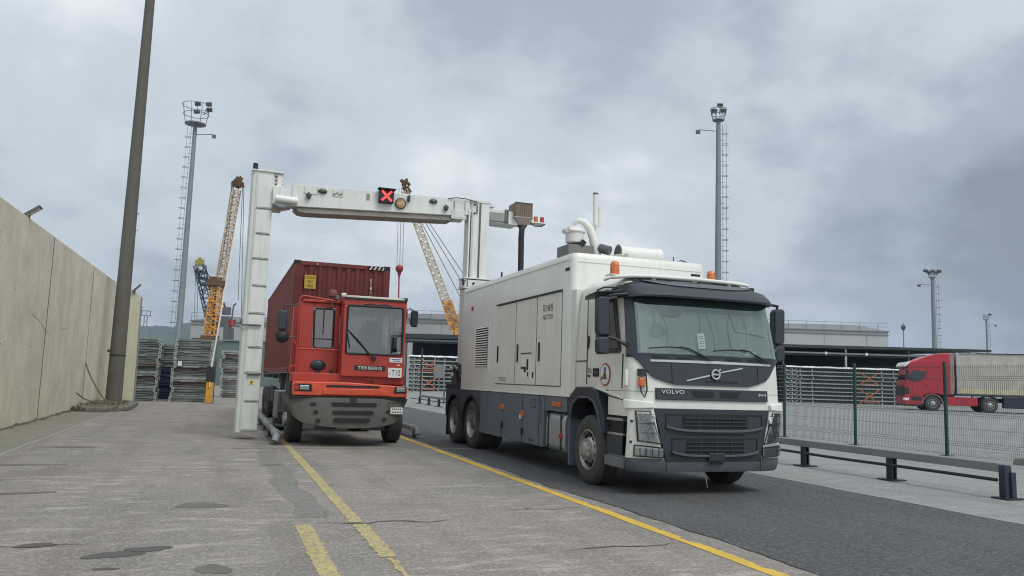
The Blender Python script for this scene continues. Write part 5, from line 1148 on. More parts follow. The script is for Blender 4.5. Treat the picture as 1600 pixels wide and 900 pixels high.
# ================================================================ GREEN MESH FENCE
fn=thing('mesh_fence','green welded mesh fence with thin green posts in front of the red truck','fence',(17.2,20,0))
sp=3.08; fy=[3.08+sp*k for k in range(16)]
p0=pn0=None
for k,y in enumerate(fy):
    zz=gz(17.2,y)
    if p0 is None:
        b=MB(); b.box(17.17,17.23,y-.035,y+.035,-.05,2.32); b.box(17.165,17.235,y-.04,y+.04,2.32,2.335); b.box(17.08,17.32,y-.12,y+.12,0,.015); p0=b.build('post',M['postg'],fn,bevel=.004)
        b=MB(); n=int(sp/.052)
        prof=[(0,.05),(0,.28),(.035,.33),(0,.38),(0,1.02),(.035,1.07),(0,1.12),(0,1.88),(.035,1.93),(0,1.98),(0,2.26)]
        for i in range(n):
            yy=y+.05+i*.052; r=.0022
            for (xa,za),(xb,zb_) in zip(prof,prof[1:]):
                b.add([(17.15-xa-r,yy-r,za),(17.15-xa+r,yy+r,za),(17.15-xb+r,yy+r,zb_),(17.15-xb-r,yy-r,zb_)],[(0,1,2,3)]); b.add([(17.15-xa-r,yy+r,za),(17.15-xa+r,yy-r,za),(17.15-xb+r,yy-r,zb_),(17.15-xb-r,yy+r,zb_)],[(0,1,2,3)])
        for z in (.05,.28,.38,.7,1.02,1.12,1.5,1.88,1.98,2.2): b.box(17.146,17.150,y,y+sp,z-.003,z+.003)
        for z in (.33,1.07,1.93): b.box(17.11,17.115,y,y+sp,z-.003,z+.003)
        pn0=b.build('mesh_panel',M['wire'],fn,fix=False,smooth=0); yb=y
    else:
        c=p0.copy(); C.objects.link(c); c.location=(0,y-yb,zz)
        if k<len(fy)-1: c=pn0.copy(); C.objects.link(c); c.location=(0,y-yb,zz)
b=MB(); b.prism([(16.95,0),(17.02,.13),(17.4,.15),(17.5,0)],'y',13.1,13.45); tag(b.build('concrete_block',M['rubble'],None,bevel=.02),'rough grey concrete block at the foot of the green fence on the right edge','block')
b=MB(); b.cyl((11.3,47.2,0),(11.3,47.2,3.3),.045,.045,10); b.box(11.2,11.4,47.1,47.3,0,.02); tag(b.build('thin_post',M['bol'],None),'thin dark post standing alone between the red tractor and the scanning truck','post')
t=thing('mast_stub','short pair of dark stubs on the yard between tractor and scanning truck','post',(12.9,47.5,0)); b=MB(); b.box(12.8,12.86,47.4,47.5,0,.8); b.box(13.0,13.05,47.4,47.5,0,.75); b.build('stub',M['bol'],t); b=MB(); b.box(12.6,13.3,47.2,47.7,0,.03); b.build('base_plate',M['bol'],t)
# ================================================================ RACK STACKS (folded steel racks piled flat)
ORD=['bottom','second','third','fourth','fifth','sixth','seventh','eighth','ninth','tenth','eleventh','twelfth','thirteenth','top']
def rack(mm,wx,dy,ph,seed):
    """one folded rack: frame, cross bars and the four corner blocks, origin at its front left foot"""
    rnd=random.Random(seed); r=thing('steel_rack','x','rack'); r['_o']=(0,0,0)
    b=MB(); n=8
    for y in (0,dy-.06):
        for i in range(n):
            x0=wx*i/n; x1=wx*(i+1)/n; s=lambda x:ph*.30+.03*math.sin(math.pi*x/wx)
            for dz,h in ((-.03,.035),(.05,.03)):
                b.add([(x0,y,s(x0)+dz),(x1,y,s(x1)+dz),(x1,y,s(x1)+dz+h),(x0,y,s(x0)+dz+h),(x0,y+.06,s(x0)+dz),(x1,y+.06,s(x1)+dz),(x1,y+.06,s(x1)+dz+h),(x0,y+.06,s(x0)+dz+h)],[(0,1,2,3),(7,6,5,4),(3,2,6,7),(0,4,5,1)])
    for x in (0,wx-.06): b.box(x,x+.06,0,dy,ph*.15,ph*.45)
    for i in range(1,6): x=wx*i/6; b.box(x-.03,x+.03,.06,dy-.06,ph*.18,ph*.38)
    b.bar((.1,.03,ph*.75),(wx*.5,.03,ph*.55),.03); b.bar((wx*.5,.03,ph*.55),(wx-.1,.03,ph*.78),.03)
    b.box(.10,wx-.10,.05,dy-.05,ph*.12,ph*1.10)
    b.box(.06,wx-.06,-.005,.012,ph*.62,ph*.72)
    b.box(rnd.uniform(.2,.5),rnd.uniform(.9,1.2),-.015,.0,ph*.1,ph*.3)
    b.build('frame',mm,r)
    for x in (0,wx-.12):
        for y in (-.02,dy-.1):
            b=MB(); b.add([(x+u,y+v,z) for z in (0,ph*.94) for u,v in ((0,0),(.12,0),(.12,.12),(0,.12))],[(0,3,2,1),(4,5,6,7),(1,2,6,5),(3,0,4,7)])
            for yy in (y,y+.12):
                q=[(x,yy,0),(x+.12,yy,0),(x+.12,yy,ph*.94),(x,yy,ph*.94),(x+.035,yy,ph*.24),(x+.085,yy,ph*.24),(x+.085,yy,ph*.70),(x+.035,yy,ph*.70)]
                b.add(q,[(0,1,5,4),(1,2,6,5),(2,3,7,6),(3,0,4,7)])
            b.build('corner_post',M['galv'] if mm is not M['rackb'] else M['rackb'],r,fix=False,smooth=0)
    return r
def rack_stack(where,protos,x0,y0,n,ph,z0=0,jit=.03,grp='racks'):
    rnd=random.Random(int(x0*100+y0*7)); 
    for k in range(n):
        p=protos(k); r=dup(p,(x0+rnd.uniform(-jit,jit),y0+rnd.uniform(-jit,jit),z0+k*ph),(rnd.uniform(-.006,.006),rnd.uniform(-.012,.012),rnd.uniform(-.03,.03)))
        nm=ORD[k] if k<n-1 else 'top'
        r['label']=f'{nm} folded steel rack {where}'; r['category']='rack'; r['group']=grp
PH=.232
rg=rack(M['rackg'],1.75,1.35,PH,1); rr_=rack(M['rackr'],1.75,1.35,PH,2); rbk=rack(M['rackb'],1.25,1.35,PH,3); rq=rack(M['rackg'],1.25,1.35,PH,4)
M['rackl']=mat('light_worn_rack_steel',(.27,.285,.27),.7,.2,.45,3)
rl=rack(M['rackl'],1.75,1.35,PH,6)
rack_stack('in the pile against the yellowish wall end',lambda k:rr_ if k in (4,7) else rl if k in (2,5,9,12) else rg,-4.55,41.9,13,PH,0,.07,'folded racks in the pile by the wall')
rack_stack('in the set-back pile between two front rack piles',lambda k:rbk if k<7 else rq,-3.02,44.6,12,PH,0,.06,'folded racks in the set-back pile')
rack_stack('in the pile behind the yellow barrier post',lambda k:rr_ if k in (3,6) else rl if k in (1,4,7,10) else rg,-2.22,42.1,13,PH,0,.07,'folded racks in the pile by the yellow post')
rack_stack('in the rough pile just left of the white detector leg',lambda k:(rr_,rl,rg)[k%3],-.05,50.0,11,.25,0,.12,'folded racks in the far rough pile')
for p in (rg,rr_,rbk,rq,rl):
    for c in list(p.children): bpy.data.objects.remove(c)
    bpy.data.objects.remove(p)
b=MB(); b.box(-1.98,-1.80,42.02,42.06,1.72,1.95); tag(b.build('notice_board',M['plate'],None),'small pale notice on the rack pile behind the yellow barrier post','sign')
# ---- raised boom barrier
t=thing('boom_barrier','yellow barrier post with a black box and its thin white boom raised upright','barrier',(-.38,40.5,0))
b=MB(); b.box(-.60,-.30,40.4,40.6,0,1.02); b.build('post',M['amber'],t,bevel=.015)
b=MB(); b.box(-.62,-.28,40.36,40.64,1.02,1.75); b.box(-.27,-.23,40.4,40.6,0,2.0); b.build('drive_box',M['blackp'],t,bevel=.015)
b=MB(); b.bar((-.42,40.3,1.7),(.16,40.3,8.0),.07,.05); b.box(-.47,-.42,40.33,40.39,.75,1.0); b.build('boom',M['plate'],t)
b=MB(); b.box(-.64,-.26,40.34,40.66,0,.04); b.build('foot',M['steel'],t)
# ---- yard vehicle half hidden beside the leg
t=thing('yard_trailer','small dark blue machine on wheels glimpsed left of the white detector leg','machine',(1.3,60,0))
b=MB(); b.box(.55,2.2,59.6,61,.95,1.25); b.prism([(.62,.95),(.75,.35),(1.2,.35),(1.35,.95)],'y',59.7,60.4); b.box(.2,.6,59.8,60,1.1,1.2); b.build('body',M['navy'],t,bevel=.02)
b=MB(); b.bar((.9,59.65,.9),(1.5,59.65,.35),.06); b.bar((.2,59.65,1.2),(2.2,59.65,1.32),.05); b.build('bar',M['galv'],t)
for x in (.85,1.75): 
    b=MB(); b.cyl((x,59.6,.2),(x,59.8,.2),.2,.2,18); b.build('wheel',M['rub'],t)
# ---- galvanised sheet bundles at the far side of the yard (built in the view-parallel yard frame)
ROT=(0,0,-PSI)
def bundle(L,dp,ph,m1,seed):
    rnd=random.Random(seed); r=thing('panel_bundle','x','bundle'); r['_o']=(0,0,0)
    b=MB(); b.box(0,L,0,.10,ph*.83,ph*.97); b.box(0,L,dp-.1,dp,ph*.83,ph*.97); b.box(.02,L-.02,.1,dp-.1,ph*.80,ph*.94); b.build('panel',m1,r)
    b=MB(); b.box(.12,L-.12,.10,dp-.2,ph*.02,ph*.78); b.build('core',M['bundd'],r)
    b=MB()
    for x in (0,.55,1.3,2.4): b.box(x,x+.09,-.03,.1,0,ph*.62); b.box(L-x-.09,L-x,-.03,.1,0,ph*.62)
    for x in (.1,.7): b.bar((x,.0,ph*.05),(x+.4,.0,ph*.6),.05)
    b.box(0,L,.0,.09,.0,.03)
    b.build('spacer',M['galv'],r); return r
bp_=bundle(11.3,2.4,.36,M['bund'],1); bs_=bundle(5.8,2.4,.36,M['bund'],2)
for nm,px,D,proto,n in (('right',1228,74,bp_,9),('left',637,74,bs_,9)):
    P=at(D,px); z=gz(P.x,P.y)
    for k in range(n):
        rr2=random.Random(k+n); r=dup(proto,(P.x+rr2.uniform(-.05,.05),P.y+rr2.uniform(-.05,.05),z+.36*k),ROT)
        w='in the pile left of the red truck' if nm=='right' else 'in the pile seen between tractor and scanning truck'
        r['label']=f'{ORD[k] if k<n-1 else "top"} bundle of galvanised panels {w}'; r['category']='panel bundle'; r['group']='galvanised panel bundles in the '+('right' if nm=='right' else 'left')+' pile'
    t=thing('sheet_cover','bright white sheeting laid on top of the galvanised pile '+('left of the red truck' if nm=='right' else 'between tractor and scanning truck'),'sheet',(0,0,0)); t['_o']=(0,0,0)
    b=MB(); LL=11.4 if nm=='right' else 5.9; rows=[]
    for i in range(25): x=LL*i/24; rows.append([(x,-.12,.0+.02*math.sin(i)),(x,-.05,.10+.02*math.sin(i*1.7)),(x,2.5,.14)])
    b.patch(rows,[[(a[0],a[1],a[2]-.03) for a in r] for r in rows]); b.build('sheet',M['tarp'],t,fix=False); t.location=(P.x,P.y,z+.36*n); t.rotation_euler=ROT
for p in (bp_,bs_):
    for c in list(p.children): bpy.data.objects.remove(c)
    bpy.data.objects.remove(p)
def to_world_parent(t,loc): t.location=loc; t.rotation_euler=ROT
for px,py,lab in ((1359,631,'orange red crossed bars standing before the pile left of the red truck'),(670,612,'orange red crossed bars standing before the pile between tractor and scanning truck')):
    D=72.5; P=at(D,px); z=gz(P.x,P.y); t=thing('crossed_bars',lab,'barrier frame',(0,0,0),'orange crossed bar frames')
    b=MB()
    for z0,z1 in ((.1,1.35),(1.75,2.9)):
        b.bar((-.95,0,z0),(.85,0,z1),.07); b.bar((-.85,.08,z1),(.95,.08,z0),.07)
        b.bar((-.5,0,z0+.1),(.5,0,z0+.1),.06)
    b.build('bars',M['xorg'],t); to_world_parent(t,(P.x,P.y,z))
for px,lab,w,h in ((686,'dark upright board standing against the pile between tractor and scanning truck',1.0,1.2),):
    P=at(73,px); b=MB(); b.box(-w/2,w/2,0,.06,1.2,1.2+h); b.box(-.05,.05,0,.05,0,1.2); o=tag(b.build('dark_board',M['hallt'],None),lab,'board'); o.location=(P.x,P.y,gz(P.x,P.y)); o.rotation_euler=ROT
# ---- canopy shed
D=80; P0=at(D,630); LL=(1518-630)/F_PX*D; z=gz(*at(D,1300).xy)
t=thing('canopy_shed','long low dark open shed with a thin dark roof behind the galvanised piles','shed',(0,0,0))
b=MB(); L2=LL
def zc(x): return 5.0+.006*x
b.add([(.2,-3,zc(0)-.1),(L2,-3,zc(L2)-.0),(L2,-3,zc(L2)+.22),(.2,-3,zc(0)+.34),(.2,9,zc(0)+.1),(L2-2.2,9,zc(L2)+.1),(L2-2.2,9,zc(L2)+.3),(.2,9,zc(0)+.4)],[(0,1,2,3),(5,4,7,6),(3,2,6,7),(0,4,5,1),(0,3,7,4),(1,5,6,2)])
b.box(.3,L2-1,-2.6,-2.4,zc(0)-.5,zc(0)-.15); b.build('roof',M['canopy'],t)
b=MB(); b.box(.3,L2-1.5,8.6,8.8,0,5.3); b.box(.3,L2-1.5,4,4.1,2.5,5.2); b.build('back_wall',M['canin'],t)
b=MB(); b.box(.3,L2-1.2,-2.75,-2.62,zc(0)-.32,zc(0)-.18); b.build('edge_beam',M['hallt'],t)
for k in range(10):
    b=MB(); x=.5+(L2-2.2)*k/9; b.cyl((x,-2.5,0),(x,-2.5,5.2),.11,.11,10); b.build('column',M['hall'] if k in (7,) else M['steel'],t)
for x in (41,44.9,36.5): b=MB(); b.sphere((x,-2.7,4.75),.16,8,6); b.build('shed_lamp',M['plate'],t)
to_world_parent(t,(P0.x,P0.y,z))
# ---- pale halls
def hall(px0,px1,D,py0,lab,name,depth=18,rail=True,mm='hall'):
    P0=at(D,px0); LL=(px1-px0)/F_PX*D; za=zat(D,px0,py0); t=thing(name,lab,'building',(0,0,0))
    b=MB(); b.box(0,LL,0,depth,0,za-.5); b.build('wall',M[mm],t)
    b=MB()
    for k in range(int(LL/6)): b.box(6*k+3,6*k+3.06,-.03,.0,0,za-.7)
    b.build('wall_seam',M['hallt'],t)
    b=MB(); b.box(-.15,LL+.15,-.2,depth+.2,za-.5,za-.32); b.box(-.1,LL+.1,-.12,.1,za-.95,za-.85); b.prism([(-.1,za-.32),(LL*.25,za+.2),(LL*.8,za+.3),(LL+.1,za-.32)],'y',.3,depth-.3); b.build('roof',M['hallt'],t)
    b=MB(); b.prism([(-.05,za-.30),(LL*.25,za+.30),(LL*.8,za+.40),(LL+.05,za-.30)],'y',.1,.28); b.build('roof_edge',M['hall'],t)
    if rail:
        b=MB()
        for k in range(int(LL/2.5)+1): b.box(2.5*k,2.5*k+.05,-.1,-.05,za-.4,za+.75)
        b.box(0,LL,-.1,-.06,za+.7,za+.75); b.box(0,LL,-.1,-.06,za+.2,za+.24); b.build('roof_railing',M['galvg'],t)
    to_world_parent(t,(P0.x,P0.y,-.2)); return t
hall(585,790,112,489,'pale grey hall seen between the red tractor and the white gantry column','hall_building')
hall(1120,1388,112,503,'long pale grey hall with a low pitched roof behind the dark canopy shed','hall_building')
hall(293,455,112,494,'pale warehouse with a railing on its flat roof behind the yellow crane','warehouse')
# low clutter between racks and warehouse
t=thing('green_shed','grey green low shed roof behind the rough rack pile','shed',(0,0,0)); P=at(85,338); b=MB(); b.prism([(0,0),(0,4.2),(.4,4.6),(7,4.7),(7,0)],'y',0,5); b.build('wall',mat('grey_green_shed_cladding',(.12,.16,.15),.8,0,.2,.6),t); b=MB(); b.box(-.1,7.1,-.15,5.1,4.7,4.85); b.build('roof',M['hallt'],t); to_world_parent(t,(P.x,P.y,0))
# ================================================================ RED TRUCK + TRAILER (own frame: x along the truck, front at x=0)
Dr=56.8; Pr=at(Dr,1413); zr=gz(*at(Dr,1480).xy)-.02
rt=thing('red_truck','crimson road tractor unit with a high sleeper cab facing left behind the green fence','truck',(0,0,0))
b=MB(); prof=[(.0,.38),(.0,.9),(.03,1.75),(.08,2.05),(.22,2.95),(.30,3.28),(.52,3.42),(1.0,3.55),(1.5,3.80),(2.2,4.0),(2.95,4.05),(2.98,3.0),(2.98,1.15),(2.52,1.15),(2.50,.95),(2.40,.72),(2.40,.45),(1.16,.45),(1.16,.38)]
# body profile extruded across the width, arch cut by the polygon itself
prof=[(.0,.36),(.0,.9),(.03,1.75),(.10,2.10),(.25,3.00),(.34,3.30),(.60,3.42),(1.05,3.58),(1.5,3.80),(2.2,4.0),(2.95,4.06),(2.98,3.0),(2.98,1.15),(2.48,1.12),(2.40,1.12),(2.15,1.20),(1.70,1.20),(1.30,1.12),(1.20,.9),(1.16,.36)]
b.prism(prof,'y',0,2.45); cabr=b.build('cab',M['rtruck'],rt,bevel=.05)
b=MB(); b.prism([(.35,2.05),(.38,2.5),(.62,2.83),(1.45,2.78),(1.42,2.35),(1.1,2.08),(.75,1.98)],'y',-.012,.03); b.build('side_window',M['pane'],cabr,bevel=.01)
b=MB(); b.add([(.11,.15,2.12),(.11,2.3,2.12),(.27,2.3,3.0),(.27,.15,3.0)],[(0,1,2,3)]); b.v=[(x-.012,y,z) for x,y,z in b.v]; b.build('windscreen',M['pane'],cabr,fix=False)
b=MB(); b.prism([(.02,3.12),(.10,3.02),(.35,3.25),(.45,3.4),(.2,3.38)],'y',-.02,2.47); b.build('sun_visor',M['plate'],cabr,bevel=.02)
b=MB(); b.box(-.02,.3,-.02,.5,1.15,1.6); b.box(-.03,.02,.1,2.35,1.0,1.7); b.build('grille',M['blackp'],cabr,bevel=.02)
b=MB(); b.box(-.03,.28,-.02,.4,.68,.86); b.build('headlight',M['chrome'],cabr,bevel=.02)
b=MB(); b.box(-.025,1.16,-.02,2.47,.30,.42); b.box(.45,1.1,-.015,.02,.7,.98); b.build('step',M['blackp'],cabr)
b=MB()
for e in ((1.55,1.56,.0,.0,1.3,3.0),): b.box(1.55,1.562,-.006,0,1.25,3.05)
b.box(.55,.562,-.006,0,.95,2.0); b.box(.55,1.55,-.006,0,3.05,3.062); b.box(.1,2.95,-.006,0,3.28,3.29); b.build('door_seam',M['black'],cabr)
b=MB(); b.box(1.35,1.5,-.02,0,1.72,1.8); b.build('door_handle',M['black'],cabr)
b=MB(); b.box(.12,.26,-.32,-.1,2.15,2.85); b.box(.15,.2,-.15,0,2.75,2.8); b.build('mirror',M['blackp'],rt,bevel=.02)
M['defl']=mat('pinkish_deflector',(.32,.2,.2),.5,0,.1)
for y0,y1 in ((.02,.09),(2.36,2.43)): b=MB(); b.prism([(2.98,1.2),(2.98,4.02),(3.25,4.0),(3.28,1.9),(3.2,1.2)],'y',y0,y1); b.build('side_deflector',M['defl'],rt)
n=14
for xc in (1.82,): 
    b=MB(); pts=[(xc+.70*math.cos(math.radians(a)),.5+.70*math.sin(math.radians(a))) for a in range(0,181,15)]+[(xc+.61*math.cos(math.radians(a)),.5+.61*math.sin(math.radians(a))) for a in range(180,-1,-15)]; b.prism(pts,'y',-.02,.5); b.build('wheel_arch',mat('dusty_pink_arch',(.28,.13,.13),.6),rt)
b=MB(); b.box(2.55,4.7,.03,.3,.42,1.02); b.build('side_skirt',M['rtruck'],rt,bevel=.03)
b=MB(); b.box(2.4,7.0,.8,1.6,.7,1.0); b.box(2.6,3.3,.3,2.2,1.0,1.25); b.box(1.0,2.6,.4,2.1,.5,1.1); b.build('chassis',M['black'],rt)
MR=M['steel']
for xc,kd in ((1.82,'front'),(5.42,'rear')):
    wheel(rt,(xc,-.02,.52),1,R=.52,axis=(0,-1,0),m_rim=M['tank'],kind='front',w=.34); wheel(rt,(xc,2.47,.52),1,R=.52,axis=(0,1,0),m_rim=M['tank'],kind='front',w=.34)
b=MB(); pts=[(5.42+.66*math.cos(math.radians(a)),.52+.66*math.sin(math.radians(a))) for a in range(20,161,14)]+[(5.42+.60*math.cos(math.radians(a)),.52+.60*math.sin(math.radians(a))) for a in range(160,19,-14)]; b.prism(pts,'y',.0,.6); b.build('mudguard',M['blackp'],rt)
rt.location=(Pr.x,Pr.y,zr); rt.rotation_euler=(0,0,-PSI-math.radians(13))
tr=thing('curtain_trailer','long cream curtain-sided trailer coupled behind the crimson truck','trailer',(0,0,0))
b=MB(); xs0,xs1=3.45,16.9; rows=[]
for i in range(136):
    x=xs0+.1+(xs1-xs0-.2)*i/135; w=.012*math.sin(i*1.35)+.008*math.sin(i*.51); rows.append([(x,w,1.62),(x,w*.6-.01,2.6),(x,w*.5,3.6),(x,.0,3.98)])
b.patch(rows); b.build('curtain',M['tarpc'],tr,fix=False,smooth=80)
b=MB(); rows=[[ (p[0],p[1]-.012+.0,z) for z in (1.28,1.34,1.62)] for p in [(xs0+.1+(xs1-xs0-.2)*i/60,-.01+.012*math.sin(i)) for i in range(61)]]; b.patch(rows); b.build('curtain_hem',M['tarpy'],tr,fix=False)
b=MB(); b.box(xs0,xs1,.02,2.45,1.2,4.0); b.box(xs0+.02,xs1,-.02,.02,3.98,4.08); b.build('body',mat('trailer_frame_grey',(.25,.25,.25),.6),tr)
b=MB(); b.box(xs0-.06,xs0+.10,-.03,2.48,1.22,4.10); b.build('front_bulkhead',M['galv'],tr,bevel=.02)
b=MB(); b.box(xs0+1.2,xs1,-.03,2.48,4.04,4.10); b.box(xs0,xs1,-.0,2.4,1.12,1.22); b.build('roof_edge',M['blackp'],tr)
b=MB()
for k in range(11): b.cyl((xs0+.8+1.2*k,-.02,4.1),(xs0+.8+1.2*k,2.4,4.1),.03,.03,6)
b.build('roof_bow',M['hallt'],tr)
b=MB(); b.box(6.3,7.8,.02,.4,.35,1.1); b.build('pallet_box',M['navy'],tr,bevel=.03)
b=MB(); b.box(8.0,10.2,.02,.1,.45,1.0); b.build('side_guard',M['galv'],tr)
for xc in (11.6,12.9,14.2):
    wheel(tr,(xc,-.0,.5),1,R=.5,axis=(0,-1,0),m_rim=M['tank'],kind='front',w=.4)
tr.location=(Pr.x,Pr.y,zr); tr.rotation_euler=(0,0,-PSI-math.radians(13))
# ================================================================ FLOODLIGHT MASTS
def mast(px,pytop,D,label,r0,r1,headh=1.7,heads='basket',ladder=-1,lamp_side=1,small=False,lean=0):
    P=at(D,px,pytop); zt=zat(D,px,pytop)
    # put the foot where a truly vertical mast meets the ground
    t=thing('floodlight_mast',label,'light mast',(P.x,P.y,0),'floodlight masts')
    X,Y=P.x,P.y; rx=R0
    def w(u,v,z): q=Vector((X,Y,0))+R0*u+DV*v; return (q.x,q.y,z)
    b=MB(); b.lathe([(r0,0),(r1,zt)],(X,Y,0),(0,0,1),12); b.build('shaft',M['galvg'],t,smooth=50)
    if not small:
        b=MB(); u0=ladder*(r0+.35)
        for du in (-.2,.2): b.bar(w(u0+du,0,1),w(ladder*(r1+.42)+du,0,zt-.4),.035)
        n=int(zt/1.25)
        for k in range(n):
            z=2+k*(zt-2.5)/n; f=z/zt; uc=ladder*((r0+.35)*(1-f)+(r1+.42)*f)
            pts=[w(uc+.34*math.cos(a),.34*math.sin(a)-.25,z) for a in [i*math.pi/5 for i in range(11)]]; b.tube(pts,.028,4)
            b.bar(w(uc-.2,0,z),w(uc+.2,0,z),.03); b.bar(w(uc,0,z+.5),w(ladder*.1,0,z+.5),.03)
        b.build('caged_ladder',M['galvg'],t)
        R1=1.25*headh/1.7*1.0; R2=R1*.75
        b=MB()
        b.cyl(w(0,0,zt-.12),w(0,0,zt),R2,R2,14)
        for zz,rr2 in ((zt+headh*.5,R1*.9),(zt+headh,R1)):
            b.tube([w(rr2*math.cos(a),rr2*math.sin(a),zz) for a in [i*math.pi/8 for i in range(17)]],.04,4)
        for i in range(8):
            a=i*math.pi/4; b.bar(w(R2*math.cos(a),R2*math.sin(a),zt),w(R1*math.cos(a),R1*math.sin(a),zt+headh),.05)
        b.build('basket',M['galvg'],t)
        for i,(u,v,z) in enumerate(heads if isinstance(heads,list) else [(.3,-.6,headh*.8),(.35,-.5,headh*1.25),(.9,-.2,headh)]):
            b=MB(); b.obox(w(u,v,zt+z),(.55,.4,.42),Matrix.Rotation(-PSI,3,'Z')@Matrix.Rotation(.5,3,'X')); b.bar(w(u,v,zt+z-.2),w(u*.6,v*.6,zt+headh*.5),.05); b.build('floodlight_head',M['steel'],t)
        b=MB(); zz=zt-1.3; b.bar(w(0,0,zz),w(lamp_side*2.1,0,zz+.1),.06); b.obox(w(lamp_side*2.2,0,zz-.15),(.4,.3,.35)); b.build('side_camera',M['steel'],t)
    return t
mast(305.5,193,88,'tall grey floodlight mast with a round basket at the left beyond the rack piles',.38,.21,2.1,[(.35,-.6,2.1),(.3,-.6,1.2),(1.5,-.1,1.6),(1.35,0,2.3)],-1,1)
mast(1122.5,187,84,'tall grey floodlight mast with a ladder rising behind the white scanning truck',.42,.23,1.15,[(.1,-.3,1.5),(-.5,-.2,.9),(.5,-.2,.95)],1,-1)
mast(1457,433,128,'distant floodlight mast with a fan of lamps right of the pale hall roof',.42,.28,1.0,[(-1.1,0,1.0),(-.5,0,.75),(.1,0,1.0),(.6,0,.7),(1.1,0,1.0)],1,-1)
mast(1541,499,190,'farthest thin light mast at the right edge above the cream trailer',.28,.2,1.0,[(.9,0,1.2)],1,1)
t=mast(1411.5,514,120,'thin lamp pole with a small head rising above the dark canopy roof',.10,.08,small=True)
P=at(120,1411.5,512); b=MB(); b.lathe([(.001,-.5),(.3,-.2),(.34,.2),(.1,.5),(.04,.7)],(P.x,P.y,zat(120,1411.5,512)),(0,0,1),10); b.build('lamp_head',M['steel'],t)
t=thing('distant_tower','tiny distant lattice tower in front of the blue hills','tower',(0,0,0)); P=at(300,228,494); b=MB()
for u in (-.7,.7): b.bar((P.x+u,P.y,0),(P.x+u*.7,P.y,zat(300,228,494)),.3)
for k in range(8): b.bar((P.x-.7,P.y,3*k),(P.x+.7,P.y,3*k+2.5),.2)
z=zat(300,228,493); b.box(P.x-1.6,P.x+1.6,P.y-.3,P.y+.3,z-.2,z+.2); b.box(P.x-1.6,P.x-1.3,P.y-.3,P.y+.3,z,z+1.8); b.box(P.x+1.3,P.x+1.6,P.y-.3,P.y+.3,z,z+1.8); b.box(P.x-1.6,P.x+1.6,P.y-.3,P.y+.3,z+1.6,z+1.9); b.build('lattice',M['galvg'],t)
# ================================================================ CRANES
def lattice(b,P,Qq,w0,w1,n,r=.10,side=None):
    """square lattice from P to Qq"""
    P,Qq=Vector(P),Vector(Qq); d=(Qq-P).normalized(); a=(side or R0).copy(); a=(a-d*a.dot(d)).normalized(); c=d.cross(a)
    def cor(t,i):
        w=(w0+(w1-w0)*t)/2; q=P+(Qq-P)*t; sx,sy=((-1,-1),(1,-1),(1,1),(-1,1))[i]; return q+a*(w*sx)+c*(w*sy)
    for i in range(4): b.bar(cor(0,i),cor(1,i),r*1.5)
    for k in range(n):
        t0,t1=k/n,(k+1)/n
        for i in range(4):
            j=(i+1)%4; b.bar(cor(t0,i),cor(t0,j),r); 
            if k%2: b.bar(cor(t0,i),cor(t1,j),r)
            else: b.bar(cor(t0,j),cor(t1,i),r)
    return b
pt=ray_pt
D=105
k1=thing('harbour_crane','yellow lattice harbour crane standing behind the rack piles, boom leaning up to the right','crane',tuple(at(D,329).xy)+(0,))
b=MB(); lattice(b,pt(D,329,524),pt(D,339,447),1.35,1.15,12,.10); 
for k in range(3):
    q=pt(D,331+2*k,515-22*k); b.obox(q,(1.3,1.3,.15))
b.build('tower',M['craneo'],k1)
b=MB(); q=pt(D,338,443); b.obox(q,(2.3,2.0,.7)); q=pt(D,337,436); b.obox(q,(1.6,1.2,.5)); q=pt(D,328,528); b.obox(q,(2.3,2.3,.5)); b.obox(q+Vector((-1.1,0,-.3)),(2.2,2.2,.4)); b.bar(pt(D,331,530),pt(D,338,441),.25); b.build('slewing_platform',M['rustb'],k1)
b=MB(); P=at(D,329); b.box(P.x-1.1,P.x+1.1,P.y-1.1,P.y+1.1,0,zat(D,329,532)); b.build('base',M['steel'],k1)
b=MB(); lattice(b,pt(D,341,452),pt(D,370,296),.95,.85,26,.075); b.build('boom',M['cranep'],k1)
b=MB(); rnd=random.Random(9)
for i in range(16): q=pt(D,371+rnd.uniform(-4,4),287+rnd.uniform(-9,7)); b.obox(q,(rnd.uniform(.2,.7),.5,rnd.uniform(.2,.7)),Matrix.Rotation(rnd.uniform(0,3),3,'Y'))
b.bar(pt(D,361,291),pt(D,383,292),.12); b.cyl(pt(D,367,287),pt(D-.5,367,287),.5,.5,12); b.cyl(pt(D,376,288),pt(D-.5,376,288),.45,.45,12); b.build('boom_head',M['rustb'],k1)
b=MB()
for a,c in (((363,292),(345,420)),((365,292),(349,438)),((379,292),(372,470)),((381,292),(377,500)),((362,292),(338,438))): b.cyl(pt(D,*a),pt(D,*c),.045,.045,5)
b.build('rope',M['rope'],k1)
b=MB(); b.obox(pt(D,355,520),(1.0,1,3.2)); b.obox(pt(D,352,503),(1.5,1,1.4)); b.build('machinery',M['steel'],k1)
D=125
k2=thing('dark_boom_crane','dark blue crane boom with a yellow tip leaning left behind the yellow crane','crane',tuple(at(D,332).xy)+(0,))
b=MB(); lattice(b,pt(D,335,530),pt(D,312,415),1.0,1.4,9,.12); b.build('boom',M['craneb'],k2)
b=MB(); 
for k in range(3):
    q=pt(D,313+4*k,425+10*k); b.obox(q,(1.6,1.2,.35))
b.obox(pt(D,328,510),(1.2,1,3)); b.build('boom_band',M['navy'],k2)
b=MB(); q=pt(D,312,411); b.obox(q,(1.3,1,.9)); b.bar(pt(D,306,409),pt(D,319,407),.3); b.obox(q+Vector((0,0,.6)),(.6,.6,.5)); b.build('boom_tip',mat('olive_yellow_paint',(.28,.24,.06),.6,0,.3),k2)
